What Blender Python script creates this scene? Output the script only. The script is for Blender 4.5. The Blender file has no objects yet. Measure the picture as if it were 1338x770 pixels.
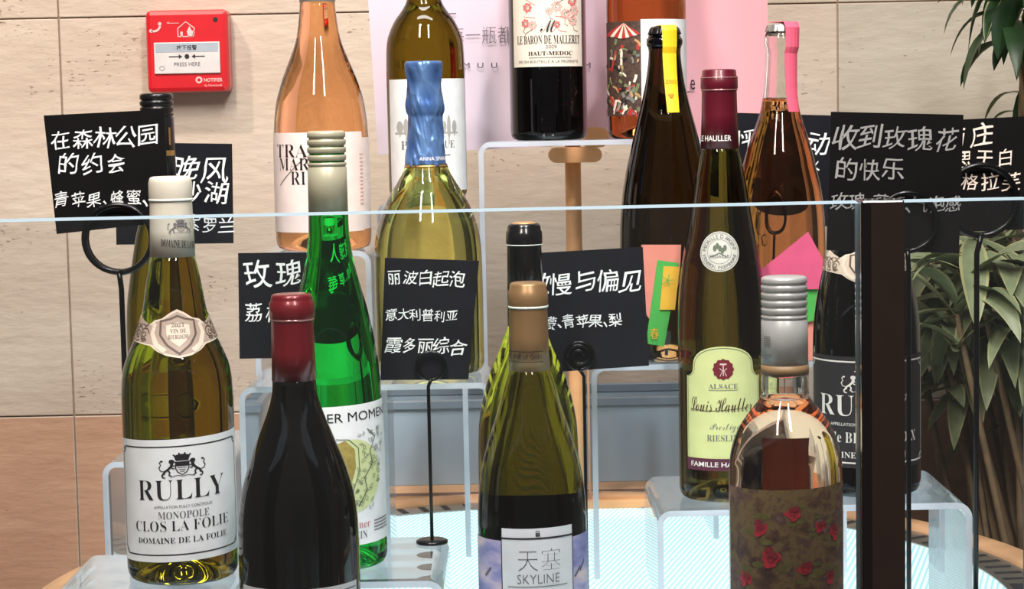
import bpy, bmesh, math, random
from mathutils import Vector, Matrix
random.seed(7)
PI = math.pi
SC = bpy.context.scene
COL = SC.collection

# ------------------------------------------------------------------ camera, world, lights, exposure
F = 2700.0
CZ = 1.382
cam_d = bpy.data.cameras.new('camera'); cam = bpy.data.objects.new('camera', cam_d); COL.objects.link(cam)
cam_d.sensor_width = 36.0; cam_d.lens = F / 1338 * 36; cam_d.clip_start = 0.05
CR = Matrix.Rotation(PI / 2 - math.radians(5.2), 3, 'X') @ Matrix.Rotation(math.radians(-1.13), 3, 'Z')
cam.matrix_world = Matrix.Translation((0, 0, CZ)) @ CR.to_4x4()
SC.camera = cam
vs = SC.view_settings
vs.view_transform = 'Standard'; vs.look = 'None'; vs.gamma = 1.0; vs.use_curve_mapping = False
vs.exposure = 0.0
SC.cycles.max_bounces = 20; SC.cycles.transmission_bounces = 16; SC.cycles.transparent_max_bounces = 40
SC.cycles.glossy_bounces = 6; SC.cycles.diffuse_bounces = 3
SC.cycles.sample_clamp_indirect = 4.0; SC.cycles.use_denoising = True

world = bpy.data.worlds.new('shop_ambient'); SC.world = world; world.use_nodes = True
bgn = world.node_tree.nodes['Background']
bgn.inputs[0].default_value = (1.0, 0.93, 0.87, 1); bgn.inputs[1].default_value = 0.09

def area_light(name, loc, target, w, h, power, col):
    d = bpy.data.lights.new(name, 'AREA'); d.shape = 'RECTANGLE'; d.size = w; d.size_y = h
    d.energy = power; d.color = col
    o = bpy.data.objects.new(name, d); COL.objects.link(o); o.location = loc
    o.rotation_euler = (Vector(target) - Vector(loc)).to_track_quat('-Z', 'Y').to_euler()
    return o
def spot_light(name, loc, target, power, col, ang, blend=0.6, rad=0.04):
    d = bpy.data.lights.new(name, 'SPOT'); d.energy = power; d.color = col; d.spot_size = math.radians(ang)
    d.spot_blend = blend; d.shadow_soft_size = rad
    o = bpy.data.objects.new(name, d); COL.objects.link(o); o.location = loc
    o.rotation_euler = (Vector(target) - Vector(loc)).to_track_quat('-Z', 'Y').to_euler()
    return o
WARM = (1.0, 0.88, 0.76); NEUT = (1.0, 0.965, 0.93)
area_light('added_strip_light', (-0.55, 0.35, 2.9), (-0.3, 2.3, 1.2), 0.16, 1.1, 40, WARM)  # strips added out of view, made long for upright streaks on the bottles
area_light('added_strip_light', (0.45, 0.25, 2.9), (0.2, 2.3, 1.2), 0.16, 1.1, 36, NEUT)
area_light('added_strip_light', (0.0, 1.45, 2.95), (0.0, 1.95, 1.0), 1.2, 0.18, 15, NEUT)
spot_light('ceiling_spot', (-1.0, 1.55, 2.8), (-0.50, 2.6, 1.35), 70, (1.0, 0.84, 0.70), 46)
spot_light('ceiling_spot', (0.35, 0.9, 2.9), (0.12, 1.8, 1.25), 55, NEUT, 36)
spot_light('ceiling_spot', (-0.35, 0.9, 2.9), (-0.12, 1.8, 1.25), 55, NEUT, 36)

# ------------------------------------------------------------------ mapping from photograph points to places
def ray(px, py):
    return CR @ Vector(((px - 669) / F, -(py - 385) / F, -1.0))
def P(px, py, Y):
    d = ray(px, py); t = Y / d.y
    return Vector((d.x * t, Y, CZ + d.z * t))
def G(px, py, z):
    d = ray(px, py); t = (z - CZ) / d.z
    return Vector((d.x * t, d.y * t, z))
CRi = CR.transposed()
def proj(p):
    c = CRi @ (Vector(p) - Vector((0, 0, CZ)))
    return (669 + F * c.x / -c.z, 385 - F * c.y / -c.z)

# ------------------------------------------------------------------ materials
def lin(c):
    f = lambda v: v / 12.92 if v <= 0.04045 else ((v + 0.055) / 1.055) ** 2.4
    return tuple(f(v / 255.0) for v in c) + (1.0,)
class NT:
    def __init__(s, name):
        s.m = bpy.data.materials.new(name); s.m.use_nodes = True
        s.t = s.m.node_tree; s.n = s.t.nodes; s.n.clear()
        s.out = s.n.new('ShaderNodeOutputMaterial')
    def new(s, typ, **kw):
        n = s.n.new(typ)
        for k, v in kw.items():
            if k.startswith('i_'):
                n.inputs[int(k[2:]) if k[2:].isdigit() else k[2:].replace('_', ' ')].default_value = v
            else: setattr(n, k, v)
        return n
    def link(s, a, b): s.t.links.new(a, b)
    def ramp(s, fac, stops, interp='LINEAR'):
        r = s.n.new('ShaderNodeValToRGB'); r.color_ramp.interpolation = interp
        e = r.color_ramp.elements
        while len(e) < len(stops): e.new(0.5)
        for i, (p, c) in enumerate(stops): e[i].position = p; e[i].color = c if len(c) == 4 else lin(c)
        s.link(fac, r.inputs[0]); return r
    def coords(s, scale=(1, 1, 1), kind='Object'):
        tc = s.n.new('ShaderNodeTexCoord'); mp = s.n.new('ShaderNodeMapping'); mp.inputs['Scale'].default_value = scale
        s.link(tc.outputs[kind], mp.inputs[0]); return mp.outputs[0]
_mc = {}
def mat(name, col, rough=0.5, metal=0.0, coat=0.0, vary=0.06, spec=0.5, nscale=60.0, bump=0.0):
    """an opaque surface with a little procedural variation of its colour"""
    if name in _mc: return _mc[name]
    k = NT(name); b = k.new('ShaderNodeBsdfPrincipled')
    c = lin(col)
    nz = k.new('ShaderNodeTexNoise', i_Scale=nscale, i_Detail=4.0); k.link(k.coords(), nz.inputs['Vector'])
    d = tuple(v * (1 - vary) for v in c[:3]) + (1,); u = tuple(min(1, v * (1 + vary)) for v in c[:3]) + (1,)
    r = k.ramp(nz.outputs[0], [(0.3, d), (0.7, u)]); k.link(r.outputs[0], b.inputs['Base Color'])
    b.inputs['Roughness'].default_value = rough; b.inputs['Metallic'].default_value = metal
    b.inputs['Specular IOR Level'].default_value = spec
    if coat: b.inputs['Coat Weight'].default_value = coat; b.inputs['Coat Roughness'].default_value = 0.05
    if bump:
        bp = k.new('ShaderNodeBump', i_Strength=bump, i_Distance=0.002); k.link(nz.outputs[0], bp.inputs['Height']); k.link(bp.outputs[0], b.inputs['Normal'])
    k.link(b.outputs[0], k.out.inputs[0]); _mc[name] = k.m; return k.m
def glass(name, col, ior=1.40, rough=0.0, lin_col=False):
    if name in _mc: return _mc[name]
    k = NT(name); b = k.new('ShaderNodeBsdfPrincipled')
    c = (tuple(col) + (1,)) if lin_col else lin(col)
    nz = k.new('ShaderNodeTexNoise', i_Scale=9.0, i_Detail=1.0); k.link(k.coords(), nz.inputs['Vector'])
    r = k.ramp(nz.outputs[0], [(0.3, tuple(v * 0.92 for v in c[:3]) + (1,)), (0.7, c)]); k.link(r.outputs[0], b.inputs['Base Color'])
    b.inputs['Transmission Weight'].default_value = 1.0; b.inputs['IOR'].default_value = ior; b.inputs['Roughness'].default_value = rough
    k.link(b.outputs[0], k.out.inputs[0]); _mc[name] = k.m; return k.m
def sheet(name, tint, ior=1.49, haze=0.0):
    """clear acrylic sheet: see-through, mirroring at grazing angles, a trace of surface haze"""
    if name in _mc: return _mc[name]
    k = NT(name)
    tr = k.new('ShaderNodeBsdfTransparent'); tr.inputs[0].default_value = tint
    gl = k.new('ShaderNodeBsdfGlossy'); gl.inputs['Roughness'].default_value = 0.01; gl.inputs[0].default_value = (1, 1, 1, 1)
    fr = k.new('ShaderNodeFresnel'); fr.inputs[0].default_value = ior
    mx = k.new('ShaderNodeMixShader'); k.link(fr.outputs[0], mx.inputs[0]); k.link(tr.outputs[0], mx.inputs[1]); k.link(gl.outputs[0], mx.inputs[2])
    last = mx
    if haze:
        df = k.new('ShaderNodeBsdfDiffuse'); df.inputs[0].default_value = (0.8, 0.88, 0.92, 1)
        nz = k.new('ShaderNodeTexNoise', i_Scale=7.0, i_Detail=3.0); k.link(k.coords(), nz.inputs['Vector'])
        ma = k.new('ShaderNodeMath', operation='MULTIPLY'); ma.inputs[1].default_value = 2 * haze; k.link(nz.outputs[0], ma.inputs[0])
        m2 = k.new('ShaderNodeMixShader'); k.link(ma.outputs[0], m2.inputs[0]); k.link(mx.outputs[0], m2.inputs[1]); k.link(df.outputs[0], m2.inputs[2]); last = m2
    k.link(last.outputs[0], k.out.inputs[0]); _mc[name] = k.m; return k.m
def edge_mat(name, col, clear=0.35):
    """polished cut edge of acrylic: scatters the light it carries"""
    if name in _mc: return _mc[name]
    k = NT(name)
    d = k.new('ShaderNodeBsdfDiffuse'); d.inputs[0].default_value = lin(col)
    tl = k.new('ShaderNodeBsdfTranslucent'); tl.inputs[0].default_value = lin(col)
    m = k.new('ShaderNodeMixShader'); m.inputs[0].default_value = 0.4; k.link(d.outputs[0], m.inputs[1]); k.link(tl.outputs[0], m.inputs[2])
    tr = k.new('ShaderNodeBsdfTransparent')
    nz = k.new('ShaderNodeTexNoise', i_Scale=25.0); k.link(k.coords(), nz.inputs['Vector'])
    ma = k.new('ShaderNodeMath', operation='MULTIPLY'); ma.inputs[1].default_value = 2 * clear; k.link(nz.outputs[0], ma.inputs[0])
    m2 = k.new('ShaderNodeMixShader'); k.link(ma.outputs[0], m2.inputs[0]); k.link(m.outputs[0], m2.inputs[1]); k.link(tr.outputs[0], m2.inputs[2])
    k.link(m2.outputs[0], k.out.inputs[0]); _mc[name] = k.m; return k.m

def travertine(name, a, b, c):
    k = NT(name); bs = k.new('ShaderNodeBsdfPrincipled'); bs.inputs['Roughness'].default_value = 0.55
    n1 = k.new('ShaderNodeTexNoise', i_Scale=1.0, i_Detail=6.0, i_Roughness=0.6); k.link(k.coords((4, 4, 14)), n1.inputs['Vector'])
    r1 = k.ramp(n1.outputs[0], [(0.3, a), (0.52, b), (0.72, c)])
    n2 = k.new('ShaderNodeTexNoise', i_Scale=1.0, i_Detail=5.0, i_Roughness=0.65); k.link(k.coords((85, 85, 300)), n2.inputs['Vector'])
    n3 = k.new('ShaderNodeTexNoise', i_Scale=1.0, i_Detail=2.0); k.link(k.coords((6, 6, 14)), n3.inputs['Vector'])
    ad = k.new('ShaderNodeMath', operation='MULTIPLY'); k.link(n2.outputs[0], ad.inputs[0])
    r3 = k.ramp(n3.outputs[0], [(0.40, (0.90, 0.90, 0.90, 1)), (0.72, (1.10, 1.10, 1.10, 1))]); k.link(r3.outputs[0], ad.inputs[1])
    pit = k.ramp(ad.outputs[0], [(0.64, (0, 0, 0, 1)), (0.72, (0.85, 0.85, 0.85, 1))])
    mx = k.new('ShaderNodeMix', data_type='RGBA'); k.link(pit.outputs[0], mx.inputs[0]); k.link(r1.outputs[0], mx.inputs[6])
    mx.inputs[7].default_value = lin((134, 106, 84)); k.link(mx.outputs[2], bs.inputs['Base Color'])
    n4 = k.new('ShaderNodeTexNoise', i_Scale=1.0, i_Detail=4.0); k.link(k.coords((30, 30, 80)), n4.inputs['Vector'])
    sb = k.new('ShaderNodeMath', operation='SUBTRACT'); k.link(n4.outputs[0], sb.inputs[0]); k.link(pit.outputs[0], sb.inputs[1])
    bp = k.new('ShaderNodeBump', i_Strength=0.55, i_Distance=0.003); k.link(sb.outputs[0], bp.inputs['Height']); k.link(bp.outputs[0], bs.inputs['Normal'])
    k.link(bs.outputs[0], k.out.inputs[0]); return k.m

# ------------------------------------------------------------------ mesh helpers
def link(name, bm, mats, parent=None, loc=(0, 0, 0), smooth=False):
    me = bpy.data.meshes.new(name); bm.to_mesh(me); bm.free()
    for m in (mats if isinstance(mats, (list, tuple)) else [mats]): me.materials.append(m)
    if smooth:
        for p in me.polygons: p.use_smooth = True
    o = bpy.data.objects.new(name, me); COL.objects.link(o); o.location = loc
    if parent: o.parent = parent
    return o
def tag(o, label, cat, group=None):
    o['label'] = label; o['category'] = cat
    if group: o['group'] = group
    return o
def empty(name, loc, label, cat, group=None):
    o = bpy.data.objects.new(name, None); o.empty_display_size = 0.03; COL.objects.link(o); o.location = loc
    return tag(o, label, cat, group)
def structure(o): o['kind'] = 'structure'; return o
def box(bm, x0, x1, y0, y1, z0, z1, mi=0, bevel=0):
    r = bmesh.ops.create_cube(bm, size=1)
    vs_ = r['verts']
    for v in vs_:
        v.co = Vector(((x0 + x1) / 2 + v.co.x * (x1 - x0), (y0 + y1) / 2 + v.co.y * (y1 - y0), (z0 + z1) / 2 + v.co.z * (z1 - z0)))
    fs = {f for v in vs_ for f in v.link_faces}
    for f in fs: f.material_index = mi
    if bevel:
        es = list({e for f in fs for e in f.edges})
        bmesh.ops.bevel(bm, geom=es, offset=bevel, segments=2, affect='EDGES', profile=0.5)
    return vs_
def lathe(bm, prof, seg=56, mi=0, wob=None):
    """prof: list of (z, r); r = 0 closes on the axis"""
    rows = []
    for i, (z, r) in enumerate(prof):
        if r <= 1e-6: rows.append([bm.verts.new((0, 0, z))])
        else:
            row = []
            for s in range(seg):
                a = 2 * PI * s / seg; rr = r * (wob(a, z) if wob else 1.0)
                row.append(bm.verts.new((rr * math.sin(a), -rr * math.cos(a), z)))
            rows.append(row)
    for a, b in zip(rows, rows[1:]):
        for s in range(seg):
            t = (s + 1) % seg
            if len(a) == 1 and len(b) == 1: continue
            if len(a) == 1: f = bm.faces.new((a[0], b[s], b[t]))
            elif len(b) == 1: f = bm.faces.new((a[t], a[s], b[0]))
            else: f = bm.faces.new((a[t], a[s], b[s], b[t]))
            f.material_index = mi; f.smooth = True
def tube(bm, pts, r, seg=8, mi=0, closed=False):
    pts = [Vector(p) for p in pts]; rows = []; n = len(pts); up = None
    for i, p in enumerate(pts):
        if closed: t = (pts[(i + 1) % n] - pts[i - 1]).normalized()
        else: t = (pts[min(i + 1, n - 1)] - pts[max(i - 1, 0)]).normalized()
        if up is None:
            up = Vector((0, 1, 0)) if abs(t.y) < 0.9 else Vector((1, 0, 0))
        x = t.cross(up).normalized(); up = x.cross(t).normalized()
        rr = r(i / (n - 1)) if callable(r) else r
        rows.append([bm.verts.new(p + x * (rr * math.cos(2 * PI * s / seg)) + up * (rr * math.sin(2 * PI * s / seg))) for s in range(seg)])
    pairs = list(zip(rows, rows[1:])) + ([(rows[-1], rows[0])] if closed else [])
    for a, b in pairs:
        for s in range(seg):
            f = bm.faces.new((a[s], b[s], b[(s + 1) % seg], a[(s + 1) % seg])); f.material_index = mi; f.smooth = True
    if not closed:
        bm.faces.new(rows[0]).material_index = mi; bm.faces.new(rows[-1][::-1]).material_index = mi
def slab(bm, pts, th):
    """flat sheet of thickness th behind the outline pts, which runs clockwise or not"""
    fr = [bm.verts.new(p) for p in pts]; bk = [bm.verts.new(Vector(p) + Vector((0, th, 0))) for p in pts]; n = len(pts)
    bm.faces.new(fr); bm.faces.new(bk[::-1])
    for i in range(n): bm.faces.new((fr[(i+1) % n], fr[i], bk[i], bk[(i+1) % n]))
    bmesh.ops.recalc_face_normals(bm, faces=bm.faces)
def pchip(xs, ys, n):
    """monotone interpolation, n samples"""
    h = [b - a for a, b in zip(xs, xs[1:])]; d = [(ys[i + 1] - ys[i]) / h[i] for i in range(len(h))]
    m = [d[0]] + [0 if d[i - 1] * d[i] <= 0 else 2 * d[i - 1] * d[i] / (d[i - 1] + d[i]) for i in range(1, len(d))] + [d[-1]]
    def ev(x):
        i = 0
        while i < len(h) - 1 and x > xs[i + 1]: i += 1
        t = (x - xs[i]) / h[i]; t2 = t * t; t3 = t2 * t
        return (2*t3-3*t2+1)*ys[i] + (t3-2*t2+t)*h[i]*m[i] + (-2*t3+3*t2)*ys[i+1] + (t3-t2)*h[i]*m[i+1]
    return ev

# ------------------------------------------------------------------ lettering and printed artwork
def serif(s):
    return ''.join(chr(0x1D400 + ord(c) - 65) if 'A' <= c <= 'Z' else chr(0x1D41A + ord(c) - 97) if 'a' <= c <= 'z' else chr(0x1D7CE + ord(c) - 48) if '0' <= c <= '9' else c for c in s)
def script(s):
    return ''.join(chr(0x1D4D0 + ord(c) - 65) if 'A' <= c <= 'Z' else chr(0x1D4EA + ord(c) - 97) if 'a' <= c <= 'z' else c for c in s)
_gc = {}
def glyphs(s, off=0.0, spacing=1.0):
    """flat outline triangles of a line of text, in a box whose size is measured: (verts, faces, x0, x1, y0, y1)"""
    key = (s, off, spacing)
    if key not in _gc:
        cu = bpy.data.curves.new('line', 'FONT'); cu.body = s; cu.size = 1; cu.offset = off; cu.resolution_u = 3; cu.space_character = spacing
        o = bpy.data.objects.new('line', cu); COL.objects.link(o)
        dg = bpy.context.evaluated_depsgraph_get(); me = o.evaluated_get(dg).to_mesh()
        vv = [(v.co.x, v.co.y) for v in me.vertices]; ff = [tuple(p.vertices) for p in me.polygons]
        o.evaluated_get(dg).to_mesh_clear(); bpy.data.objects.remove(o); bpy.data.curves.remove(cu)
        xs = [v[0] for v in vv] or [0, 1]; ys = [v[1] for v in vv] or [0, 1]
        _gc[key] = (vv, ff, min(xs), max(xs), min(ys), max(ys))
    return _gc[key]
LAY = 0.00016
A0 = [0.0]                       # the bearing of the viewer from the bottle in hand: labels are turned to face it
class Art:
    """flat printed artwork in metres: u to the right, v up; later wrapped round a bottle or laid on a card"""
    def __init__(s): s.bm = bmesh.new(); s.mats = []
    def mi(s, m):
        if m not in s.mats: s.mats.append(m)
        return s.mats.index(m)
    def poly(s, pts, m, lay=0):
        # flat polygon (concave allowed)
        vs_ = [s.bm.verts.new((u, v, lay * LAY)) for u, v in pts]
        ar = sum(pts[i][0] * pts[(i + 1) % len(pts)][1] - pts[(i + 1) % len(pts)][0] * pts[i][1] for i in range(len(pts)))
        f = s.bm.faces.new(vs_ if ar > 0 else vs_[::-1]); f.material_index = s.mi(m)
        if len(pts) > 4: bmesh.ops.triangulate(s.bm, faces=[f])
    def rect(s, u0, v0, u1, v1, m, lay=0): s.poly([(u0, v0), (u1, v0), (u1, v1), (u0, v1)], m, lay)
    def ell(s, u, v, a, b, m, lay=0, n=28): s.poly([(u + a * math.cos(2 * PI * i / n), v + b * math.sin(2 * PI * i / n)) for i in range(n)], m, lay)
    def line(s, pts, w, m, lay=1, closed=False):
        mi = s.mi(m); n = len(pts); L = []
        for i in range(n):
            a = Vector(pts[i - 1] if (i or closed) else pts[0]); b = Vector(pts[(i + 1) % n] if (i < n - 1 or closed) else pts[-1])
            t = (b - a); t = t.normalized() if t.length > 1e-9 else Vector((1, 0)); nn = Vector((-t.y, t.x)); p = Vector(pts[i])
            ww = w(i / max(1, n - 1)) if callable(w) else w
            L.append((s.bm.verts.new((*(p + nn * ww / 2), lay * LAY)), s.bm.verts.new((*(p - nn * ww / 2), lay * LAY))))
        rng = range(n if closed else n - 1)
        for i in rng:
            a, b = L[i], L[(i + 1) % n]
            f = s.bm.faces.new((a[1], b[1], b[0], a[0])); f.material_index = mi
    def arc(s, u, v, a, b, d0, d1, w, m, lay=1, n=18):
        s.line([(u + a * math.cos(math.radians(d0 + (d1 - d0) * i / n)), v + b * math.sin(math.radians(d0 + (d1 - d0) * i / n))) for i in range(n + 1)], w, m, lay)
    def text(s, t, u0, v0, u1, v1, m, lay=2, off=0.0, spacing=1.0, shear=0.0, slope=0.0):
        vv, ff, x0, x1, y0, y1 = glyphs(t, off, spacing)
        mi = s.mi(m); sx = (u1 - u0) / (x1 - x0); sy = (v1 - v0) / (y1 - y0)
        L = []
        for x, y in vv:
            uu = u0 + (x - x0) * sx; v = v0 + (y - y0) * sy
            L.append(s.bm.verts.new((uu + (v - v0) * shear, v + (uu - u0) * slope, lay * LAY)))
        for f in ff:
            try: s.bm.faces.new([L[i] for i in f]).material_index = mi
            except ValueError: pass
    def ringtext(s, t, u, v, r, size, d0, d1, m, lay=2, off=-0.005):
        n = len(t); inside = d1 > d0
        for i, ch in enumerate(t):
            if ch == ' ': continue
            a = math.radians(d0 + (d1 - d0) * (i + 0.5) / n)
            vv, ff, x0, x1, y0, y1 = glyphs(ch, off)
            k = size / 0.72; c = (x0 + x1) / 2; rot = a - PI / 2 if not inside else a + PI / 2
            L = []
            for x, y in vv:
                X = (x - c) * k; Y = (y - 0.36) * k
                L.append(s.bm.verts.new((u + r * math.cos(a) + X * math.cos(rot) - Y * math.sin(rot), v + r * math.sin(a) + X * math.sin(rot) + Y * math.cos(rot), lay * LAY)))
            for f in ff:
                try: s.bm.faces.new([L[j] for j in f]).material_index = s.mi(m)
                except ValueError: pass
    def hand(s, t, u0, u1, vc, size, m, lay=1, slope=0.0, seed=1, off=0.004, rise=0.0):
        """a line of marker-pen handwriting: every character set by itself, leaning and uneven"""
        rnd = random.Random(seed); mi = s.mi(m)
        wt = [0.42 if c_ in '、·.,' else 1.0 for c_ in t]; W = (u1 - u0) / sum(wt); acc = 0.0
        size = min(size, W * 1.02)
        for i, ch in enumerate(t):
            mid = acc + wt[i] / 2; acc += wt[i]
            if ch in ' ': continue
            vv, ff, x0, x1, y0, y1 = glyphs(ch, off)
            k = size * rnd.uniform(0.92, 1.1); kx = k * rnd.uniform(0.9, 1.05)
            small = ch in '、.,·'
            if small: k *= 1.25; kx *= 1.1
            cx = u0 + mid * W + rnd.uniform(-0.04, 0.04) * size; cy = vc + (cx - u0) * slope + rnd.uniform(-0.06, 0.06) * size
            rot = rnd.uniform(-0.07, 0.09) + slope; sh = rnd.uniform(0.02, 0.16)
            p1, p2, p3 = (rnd.uniform(0, 6) for _ in range(3))
            L = []
            for x, y in vv:
                X = x - ((x0 + x1) / 2 if small else 0.5); Y = y - 0.38
                X, Y = X + 0.036 * math.sin(5.5 * Y + p1) + 0.018 * math.sin(11 * X + p3), Y + 0.040 * math.sin(4.5 * X + p2) + 0.05 * X + 0.012 * math.sin(12 * Y + p1)
                X += sh * Y
                X *= kx; Y *= k
                L.append(s.bm.verts.new((cx + X * math.cos(rot) - Y * math.sin(rot), cy + X * math.sin(rot) + Y * math.cos(rot), lay * LAY)))
            for f in ff:
                try: s.bm.faces.new([L[j] for j in f]).material_index = mi
                except ValueError: pass
    def turn(s, k, u=0.0):
        """label stuck on slightly askew"""
        for v in s.bm.verts: v.co.y += (v.co.x - u) * k
        return s
    def cut(s, step):
        for ax in (0, 1):
            cs = [v.co[ax] for v in s.bm.verts]
            a, b = min(cs), max(cs); k = math.floor(a / step) + 1
            st = step if ax == 0 else step * 3
            k = math.floor(a / st) + 1
            while k * st < b:
                no = Vector((1, 0, 0)) if ax == 0 else Vector((0, 1, 0))
                bmesh.ops.bisect_plane(s.bm, geom=s.bm.verts[:] + s.bm.edges[:] + s.bm.faces[:], dist=1e-7, plane_co=no * (k * st), plane_no=no)
                k += 1
    def wrap(s, name, parent, rfun, rref, off=0.0003, step=0.0025, mats_extra=None):
        s.cut(step)
        for v in s.bm.verts:
            a = v.co.x / rref + A0[0]; z = v.co.y; r = rfun(z) + off + v.co.z
            v.co = Vector((r * math.sin(a), -r * math.cos(a), z))
        return link(name, s.bm, s.mats, parent)

INK = mat('black_ink', (28, 26, 30), 0.5); INKG = mat('grey_ink', (112, 110, 112), 0.55)
WINK = mat('white_ink', (232, 230, 226), 0.5); CHALK = mat('chalk_marker_white', (232, 236, 238), 0.55)
PAPER = mat('label_paper_white', (231, 234, 237), 0.6); CREAM = mat('label_paper_cream', (228, 217, 203), 0.6)
GOLD = mat('gold_foil', (178, 140, 84), 0.35, 0.7)

def crest(a, u, v, s, m, m2, lay=2):
    """crown over a shield held by two lions; s is half its width"""
    w = s * 0.040; n0 = len(a.bm.verts)
    # crown
    a.poly([(u - .26*s, v + .50*s), (u + .26*s, v + .50*s), (u + .34*s, v + .80*s), (u + .18*s, v + .62*s), (u + .12*s, v + .88*s), (u, v + .66*s), (u - .12*s, v + .88*s), (u - .18*s, v + .62*s), (u - .34*s, v + .80*s)], m, lay)
    for du, dv in ((-.34, .84), (-.12, .92), (.12, .92), (.34, .84), (0, .72)): a.ell(u + du*s, v + dv*s, .045*s, .045*s, m, lay, 8)
    # shield
    sh = [(-.28, .42), (.28, .42), (.27, .05), (.18, -.18), (0, -.34), (-.18, -.18), (-.27, .05)]
    a.line([(u + x*s, v + y*s) for x, y in sh], w * 1.2, m, lay, True)
    a.poly([(u - .27*s, v + .40*s), (u + .27*s, v + .40*s), (u + .27*s, v + .18*s), (u - .27*s, v + .18*s)], m, lay)
    for i in range(3): a.line([(u - (.2 - .05*i)*s, v + (.08 - .11*i)*s), (u + (.2 - .05*i)*s, v + (.08 - .11*i)*s)], w * .8, m, lay)
    for g in (-1, 1):
        q = lambda L: [(u + g*x*s, v + y*s) for x, y in L]
        a.line(q([(.42, .38), (.46, .18), (.58, .02), (.72, -.10), (.80, -.30)]), lambda t: s*(.13 - .05*t), m, lay)      # body
        a.ell(u + g*.44*s, v + .46*s, .12*s, .13*s, m, lay, 12); a.line(q([(.36, .44), (.28, .42)]), w*1.6, m, lay)      # head
        a.line(q([(.45, .30), (.36, .20), (.30, .22)]), w*1.5, m, lay); a.line(q([(.48, .16), (.38, .04), (.31, .06)]), w*1.5, m, lay)
        a.line(q([(.62, -.02), (.52, -.18), (.56, -.34), (.46, -.38)]), w*1.7, m, lay); a.line(q([(.78, -.2), (.86, -.34), (.82, -.46), (.72, -.48)]), w*1.7, m, lay)
        a.line(q([(.76, -.12), (.92, -.06), (.98, .12), (.90, .28), (.96, .42), (.88, .50)]), w*1.1, m, lay)              # tail
        a.ell(u + g*.86*s, v + .50*s, .06*s, .05*s, m, lay, 8)
    a.line([(u - .5*s, v - .44*s), (u - .2*s, v - .36*s), (u, v - .42*s), (u + .2*s, v - .36*s), (u + .5*s, v - .44*s)], w*.8, m, lay)
    a.bm.verts.ensure_lookup_table()
    for q_v in a.bm.verts[n0:]: q_v.co.y = v + (q_v.co.y - v) * .72

# ------------------------------------------------------------------ the room
FLOOR_TOP = CZ - 0.432          # lit display deck
WY = 2.6
STONE = travertine('travertine', (194, 176, 160), (204, 188, 172), (213, 199, 185))
STONE2 = travertine('travertine_warm_lit', (188, 144, 116), (200, 158, 130), (208, 170, 144))  # warm light on the lower course, put into the stone colour
STONE4 = travertine('travertine_cool_lit', (182, 172, 156), (194, 184, 168), (204, 195, 180))  # cooler light on the right-hand tiles, painted as greyer stone
STONE3 = travertine('travertine_shaded', (122, 90, 70), (134, 100, 78), (148, 114, 92))  # shade at the lower right of the wall, painted as browner stone
JOINT = mat('stone_joint', (176, 152, 130), 0.9)
bm = bmesh.new()
xs_ = [-1.92, -1.56, -1.06, -0.559, 0.4135, 0.96, 1.5, 1.9]
zs_ = [0.0, 0.502, 1.002, 1.503, 2.0, 2.5, 3.0]
g = 0.0008
box(bm, xs_[0], xs_[-1], WY + 0.004, WY + 0.1, 0, 3.0, 2)
for i in range(len(xs_) - 1):
    for j in range(len(zs_) - 1):
        dy = random.uniform(-0.0006, 0.0006)
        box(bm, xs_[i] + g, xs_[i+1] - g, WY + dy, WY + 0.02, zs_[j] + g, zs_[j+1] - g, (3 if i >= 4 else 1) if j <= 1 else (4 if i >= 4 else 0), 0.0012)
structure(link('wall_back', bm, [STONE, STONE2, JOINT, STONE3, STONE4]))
bm = bmesh.new(); box(bm, -1.92, 1.9, -0.6, WY + 0.1, -0.06, 0, 0)
structure(link('floor', bm, mat('floor_stone', (120, 104, 90), 0.45, nscale=6)))

# ------------------------------------------------------------------ round display counter
CX, CY = 0.03, 1.80
k = NT('lit_prism_panel')
em = k.new('ShaderNodeEmission'); wv = k.new('ShaderNodeTexWave', wave_type='BANDS', bands_direction='X'); wv.inputs['Scale'].default_value = 62.0
mp = k.new('ShaderNodeMapping'); mp.inputs['Rotation'].default_value = (0, 0, 0.28); tc = k.new('ShaderNodeTexCoord'); k.link(tc.outputs['Object'], mp.inputs[0]); k.link(mp.outputs[0], wv.inputs['Vector'])
rp = k.ramp(wv.outputs[1], [(0.15, (176, 226, 228)), (0.6, (236, 255, 253))]); k.link(rp.outputs[0], em.inputs[0]); em.inputs[1].default_value = 1.9
gl = k.new('ShaderNodeBsdfGlossy'); gl.inputs['Roughness'].default_value = 0.15; fr = k.new('ShaderNodeFresnel'); mx = k.new('ShaderNodeMixShader')
k.link(fr.outputs[0], mx.inputs[0]); k.link(em.outputs[0], mx.inputs[1]); k.link(gl.outputs[0], mx.inputs[2]); k.link(mx.outputs[0], k.out.inputs[0])
LIT = k.m
STEEL = mat('brushed_steel', (176, 172, 166), 0.32, 0.85); SLOT = mat('slot_dark', (34, 34, 38), 0.7)
OAK = mat('oak_wood', (196, 152, 112), 0.5, nscale=14, vary=0.18); DWOOD = mat('dark_wood', (92, 62, 48), 0.5, nscale=12, vary=0.2)
root = empty('display_counter', (CX, CY, 0), 'display counter with a glowing white ribbed top and a slotted steel rim', 'display counter')
H = FLOOR_TOP
def square_front(bm, p=0.42):
    """the counter is round at the back and squared off towards the customer"""
    for v in bm.verts:
        r = math.hypot(v.co.x, v.co.y)
        if v.co.y < -1e-6 and r > 1e-6:
            sx, cy_ = v.co.x / r, -v.co.y / r
            v.co.x = r * math.copysign(abs(sx) ** p, sx); v.co.y = -r * cy_ ** p
def ring(bm, r0, r1, z0, z1, seg=120, mi=0): lathe(bm, [(z1, r0), (z1, r1), (z0, r1), (z0, r0), (z1, r0)], seg, mi)
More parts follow.
